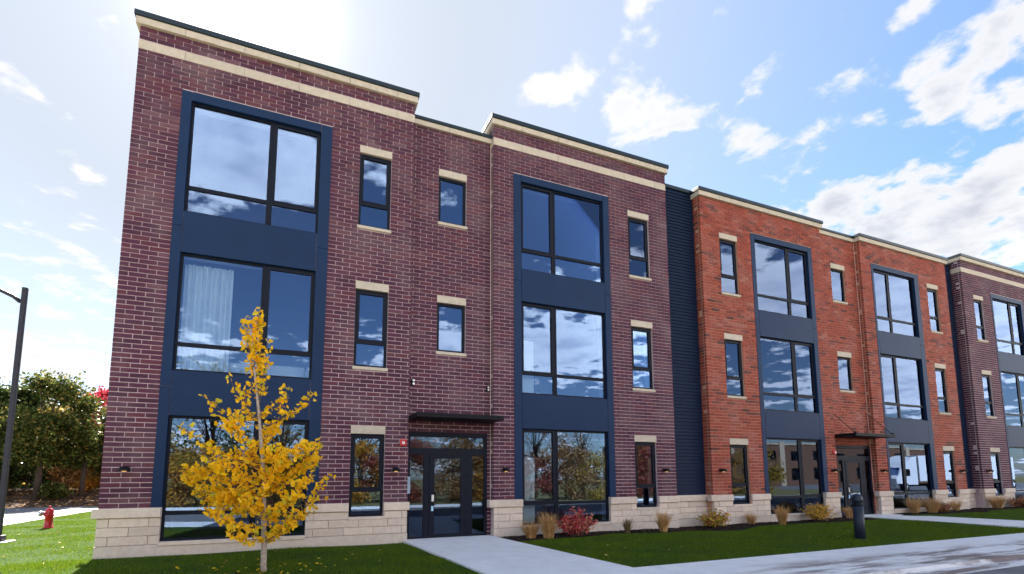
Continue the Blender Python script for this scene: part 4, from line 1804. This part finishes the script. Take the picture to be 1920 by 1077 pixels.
# white lorry across the road
def lorry(loc, rz, label, boxlen):
    t = local(tag(empty('lorry', loc, rz), label, 'truck', 'white lorries parked across the road'))
    # cab built facing -x, standing on wheels
    prof = [(0, .75), (-.02, 1.35), (.35, 1.62), (.95, 2.55), (1.5, 3.15), (2.5, 3.75), (3.15, 3.9), (3.15, .75)]
    m = MB()
    W = 1.2
    n = len(prof)
    m.v = [(x, -W, z) for x, z in prof] + [(x, W, z) for x, z in prof]
    m.f = [tuple(reversed(range(n))), tuple(range(n, 2 * n))] + [(i, (i + 1) % n, n + (i + 1) % n, n + i) for i in range(n)]
    m.mi = [0] * len(m.f)
    m.build('cab', M['white'], t, bevel=.06)
    g = MB()
    for s in (-1, 1):
        y = s * (W + .004)
        g.v += [(1.15, y, 1.75), (2.0, y, 1.75), (2.0, y, 2.5), (1.35, y, 2.5)]
        g.f.append((len(g.v) - 4, len(g.v) - 3, len(g.v) - 2, len(g.v) - 1))
        g.mi.append(0)
    g.build('side_window', M['black'], t)
    g = MB()
    g.v = [(.40, -1.05, 1.70), (.40, 1.05, 1.70), (.91, .98, 2.52), (.91, -.98, 2.52)]
    g.v = [(x - .02, y, z + .02) for x, y, z in g.v]
    g.f = [(0, 1, 2, 3)]
    g.mi = [0]
    g.build('windscreen', M['glass'], t)
    m = MB()
    m.box(3.35, 3.35 + boxlen, -1.28, 1.28, 1.15, 4.0)
    m.build('cargo_box', M['white'], t, bevel=.03)
    m = MB()
    m.box(.2, 3.2 + boxlen, -.45, .45, .62, .9)
    m.build('chassis', M['black'], t)
    m = MB()
    m.box(-.12, .1, -1.2, 1.2, .38, .74)
    m.build('bumper', M['silver'], t, bevel=.03)
    for x in (1.2, 3.35 + boxlen * .72, 3.35 + boxlen * .72 + 1.15):
        for s in (-1, 1):
            w = MB()
            w.lathe([(.32, -.14), (.5, -.14), (.52, -.08), (.52, .08), (.5, .14), (.32, .14)], 20, (x, s * 1.06, .52), 'y')
            wh = w.build('wheel', M['black'], t, True)
            h = MB()
            h.lathe([(.10, -.155), (.28, -.15), (.28, .15), (.10, .155)], 14, (x, s * 1.06, .52), 'y')
            h.build('hub', M['white'], wh)
    return t


lorry((64.5, -22.5, -.14), R(6), 'white truck with black side window mirrored in the right tall window of the red block', 7)
lorry((82.0, -24.0, -.14), R(6), 'second white truck mirrored in the far plum block windows', 5)


# ------------------------------------------------------------------ things on the wall
M['bulb'] = mat_emit('warm_bulb', (1.0, .55, .2), .30)


def make_wall_lamp():
    t = local(tag(empty('wall_lamp'), 'small black wall lamp', 'wall lamp', 'black wall lamps on the terrace'))
    m = MB()
    m.bevbox(-.055, .055, -.025, 0, -.03, .06, .004)
    m.build('back_plate', M['black'], t)
    m = MB()
    m.tube([(0, -.02, .02), (0, -.09, .03), (0, -.13, .02)], .016, 8)
    m.build('arm', M['black'], t, True)
    m = MB()
    m.lathe([(.105, -.045), (.108, -.02), (.095, .02), (.06, .045), (.015, .055)], 18, (0, -.145, 0))
    m.build('shade', M['black'], t, True)
    m = MB()
    m.lathe([(.02, -.055), (.045, -.052), (.045, -.0455)], 12, (0, -.145, 0))
    m.build('bulb', M['bulb'], t, True)
    return t


lamp0 = make_wall_lamp()
for i, (x, lab) in enumerate([(.428, 'black wall lamp at the left corner of the plum block'), (6.078, 'black wall lamp right of the narrow window beside the plum block door'),
                              (9.10, 'black wall lamp on the pier right of the plum block door'), (14.66, 'black wall lamp beside the navy siding strip at the right of the plum block'),
                              (17.07, 'black wall lamp at the left corner of the red block'), (22.74, 'black wall lamp left of the red block door, under the red alarm'),
                              (25.74, 'black wall lamp on the pier right of the red block door'), (31.35, 'black wall lamp at the right corner of the red block'),
                              (33.52, 'black wall lamp at the left corner of the far plum block')]):
    o = lamp0 if i == 0 else copy_tree(lamp0)
    o.location = (x, -.001, 1.79)
    o['label'] = lab


def make_alarm():
    t = local(tag(empty('fire_alarm'), 'red alarm', 'fire alarm', 'red fire alarm strobes'))
    m = MB()
    m.bevbox(-.085, .085, -.05, 0, -.085, .085, .018)
    m.build('body', M['redpaint'], t)
    m = MB()
    m.lathe([(.036, -.075), (.04, -.05), (.04, -.049)], 14, (0, 0, 0), 'y')
    m.build('strobe_lens', M['white'], t, True)
    return t


al = make_alarm()
al.location = (6.270, -.001, 2.483)
al['label'] = 'square red fire alarm strobe on the plum brick beside the door canopy'
al2 = copy_tree(al)
al2.location = (22.93, -.001, 2.50)
al2['label'] = 'red fire alarm strobe beside the red block door'


def make_flood():
    t = local(tag(empty('floodlight'), 'twin floodlight', 'floodlight', 'twin floodlights above the entrance'))
    m = MB()
    m.bevbox(-.05, .05, -.05, 0, -.12, .12, .006)
    m.build('bracket', M['black'], t)
    for z in (.065, -.065):
        m = MB()
        m.lathe([(.028, -.05), (.034, -.09), (.05, -.13), (.05, -.15)], 12, (.03, 0, z), 'y')
        h = m.build('lamp_head', M['black'], t, True)
        m = MB()
        m.lathe([(.045, -.156), (.046, -.1515)], 12, (.03, 0, z), 'y')
        m.build('lens', M['white'], h)
    return t


fl0 = make_flood()
fl0.location = (6.52, REC - .001, 4.12)
fl0.scale = (.7, .7, .7)
fl0['label'] = 'twin floodlight in the left corner of the recess above the door canopy'
f2 = copy_tree(fl0)
f2.location = (8.66, REC - .001, 4.08)
f2.scale = (.55, .55, .55)
f2['label'] = 'twin floodlight in the right corner of the recess beside the pale joint'

m = MB()
m.bevbox(6.412, 6.50, REC - .10, REC + .004, 1.17, 1.61, .006)
o = m.build('intercom', M['intercom'])
tag(o, 'grey blue intercom panel on the left jamb of the plum block door', 'intercom')

# curtain and other things behind the glass
cz0, cz1 = 4.05, 6.62
V, F = [], []
n = 90
for i in range(n):
    t = i / (n - 1)
    x = 1.14 + 1.02 * t
    y = .42 + .035 * math.sin(t * 60) + .02 * math.sin(t * 23 + 1)
    V += [(x, y, cz0), (x, y, cz1), (x, y + .004, cz0), (x, y + .004, cz1)]
for i in range(n - 1):
    a = i * 4
    F += [(a, a + 4, a + 5, a + 1), (a + 2, a + 3, a + 7, a + 6)]
me = bpy.data.meshes.new('curtain')
me.from_pydata(V, [], F)
me.materials.append(M['curtain'])
me.polygons.foreach_set('use_smooth', [True] * len(F))
tag(link('curtain', me), 'white curtain hanging behind the middle floor window above the ginkgo tree', 'curtain')

sofa = tag(empty('sofa', (2.9, .95, 3.78)), 'white sofa back behind the middle floor window above the ginkgo tree', 'sofa')
m = MB(); m.box(1.9, 3.85, .75, .95, 3.79, 4.42); m.build('backrest', M['curtain'], sofa, bevel=.04)
m = MB(); m.box(1.9, 3.85, .96, 1.6, 3.85, 4.2); m.build('seat', M['curtain'], sofa, bevel=.04)
m = MB(); m.box(1.7, 1.89, .75, 1.6, 3.79, 4.35); m.build('armrest', M['curtain'], sofa, bevel=.03)
m = MB(); m.box(3.86, 4.05, .75, 1.6, 3.79, 4.35); m.build('armrest', M['curtain'], sofa, bevel=.03)


def inner_door(x, z0, h, label):
    t = tag(empty('white_door', (x, .7, z0)), label, 'door', 'white inner doors seen through the glass')
    m = MB(); m.box(x, x + .42, .30, .345, z0, z0 + h); m.build('door_leaf', M['drywall'], t)
    m = MB(); m.tube([(x + .30, .30, z0 + .95), (x + .30, .25, z0 + .95), (x + .38, .25, z0 + .95)], .014, 6); m.build('door_handle', M['black'], t, True)


inner_door(9.76, .03, 2.12, 'white door leaf behind the right tall ground floor window of the plum block')
inner_door(9.76, 3.79, 1.85, 'white door leaf behind the middle floor window over the crimson shrub')
m = MB()
m.lathe([(.02, 0), (.13, -.02), (.17, -.06), (.16, -.10), (.10, -.14), (.03, -.155)], 18, (7.55, 1.0, 10.98))
tag(m.build('ceiling_light', M['curtain'], smooth=True), 'white dome ceiling light behind the small top window over the door', 'ceiling light')

# ------------------------------------------------------------------ street furniture
# bollard light
b = local(tag(empty('bollard_light', (17.45, -4.28, float(hgt(17.45, -4.28)))), 'dark blue grey bollard light with louvred domed head on the lawn', 'bollard'))
m = MB(); m.lathe([(.125, -.1), (.125, .86)], 24); m.build('column', M['bollard'], b, True)
m = MB(); m.lathe([(.098, .8605), (.098, 1.0)], 20); m.build('lamp_core', M['black'], b, True)
m = MB()
m.lathe([(.118, .885), (.128, .892), (.120, .906)], 24)
m.lathe([(.118, .930), (.128, .937), (.120, .951)], 24)
m.build('louvre', M['bollard'], b, True)
m = MB(); m.lathe([(.128, .975), (.130, 1.02), (.122, 1.08), (.10, 1.135), (.06, 1.17), (.01, 1.183)], 24); m.build('dome', M['bollard'], b, True)
m = MB(); m.lathe([(.155, .0), (.155, .012), (.13, .018)], 24, (0, 0, .0)); m.build('base_plate', M['bollard'], b, True)

# hydrant
hy = local(tag(empty('fire_hydrant', (-4.42, 10.7, -.2)), 'red fire hydrant with silver side cap on the sunlit lawn', 'fire hydrant'))
m = MB()
m.lathe([(.17, -.05), (.17, .03), (.125, .05), (.115, .40), (.15, .42), (.15, .47), (.125, .49), (.13, .58), (.105, .66), (.05, .71), (.03, .72), (.03, .77)], 18)
m.build('body', M['redpaint'], hy, True)
m = MB()
m.lathe([(.085, -.30), (.10, -.28), (.10, -.22), (.075, -.21), (.07, -.10)], 14, (0, 0, .52), 'x')
m.build('pumper_cap', M['silver'], hy, True)
for s in (-1, 1):
    m = MB()
    m.lathe([(.05, s * .10), (.05, s * .17), (.062, s * .175), (.062, s * .22)] if s > 0 else [(.062, -.22), (.062, -.175), (.05, -.17), (.05, -.10)], 12, (0, 0, .52), 'y')
    m.build('hose_cap', M['redpaint'], hy, True)
m = MB(); m.lathe([(.035, .77), (.035, .80), (.02, .81)], 5); m.build('top_nut', M['redpaint'], hy)

# street lamp
sl = local(tag(empty('street_lamp', (-3.86, 5.88, -.19)), 'dark square pole street lamp with a flat head, at the left edge', 'street lamp'))
m = MB(); m.box(-.29, .29, -.29, .29, -.3, .03); m.build('concrete_base', M['conc2'], sl, bevel=.01)
m = MB(); m.box(-.13, .13, -.13, .13, .031, .2); m.build('base_cover', M['post'], sl, bevel=.015)
m = MB(); m.box(-.060, .060, -.060, .060, .2, 7.42); m.build('pole', M['post'], sl, bevel=.012)
m = MB()
m.tube([(-.08, 0, 6.98), (-.25, 0, 7.12), (-.55, 0, 7.26), (-1.0, 0, 7.34)], [.06, .055, .05, .045], 8)
m.build('arm', M['post'], sl, True)
hd = MB()
hd.v = [(-.75, -.17, 7.30), (-.75, .17, 7.30), (-1.55, .20, 7.40), (-1.55, -.20, 7.40), (-.75, -.14, 7.42), (-.75, .14, 7.42), (-1.55, .16, 7.50), (-1.55, -.16, 7.50)]
hd.f = [(3, 2, 1, 0), (4, 5, 6, 7), (0, 1, 5, 4), (1, 2, 6, 5), (2, 3, 7, 6), (3, 0, 4, 7)]
hd.mi = [0] * 6
hd.build('lamp_head', M['post'], sl, bevel=.02)

for o in bpy.data.objects:
    if '_local' in o.keys():
        del o['_local']
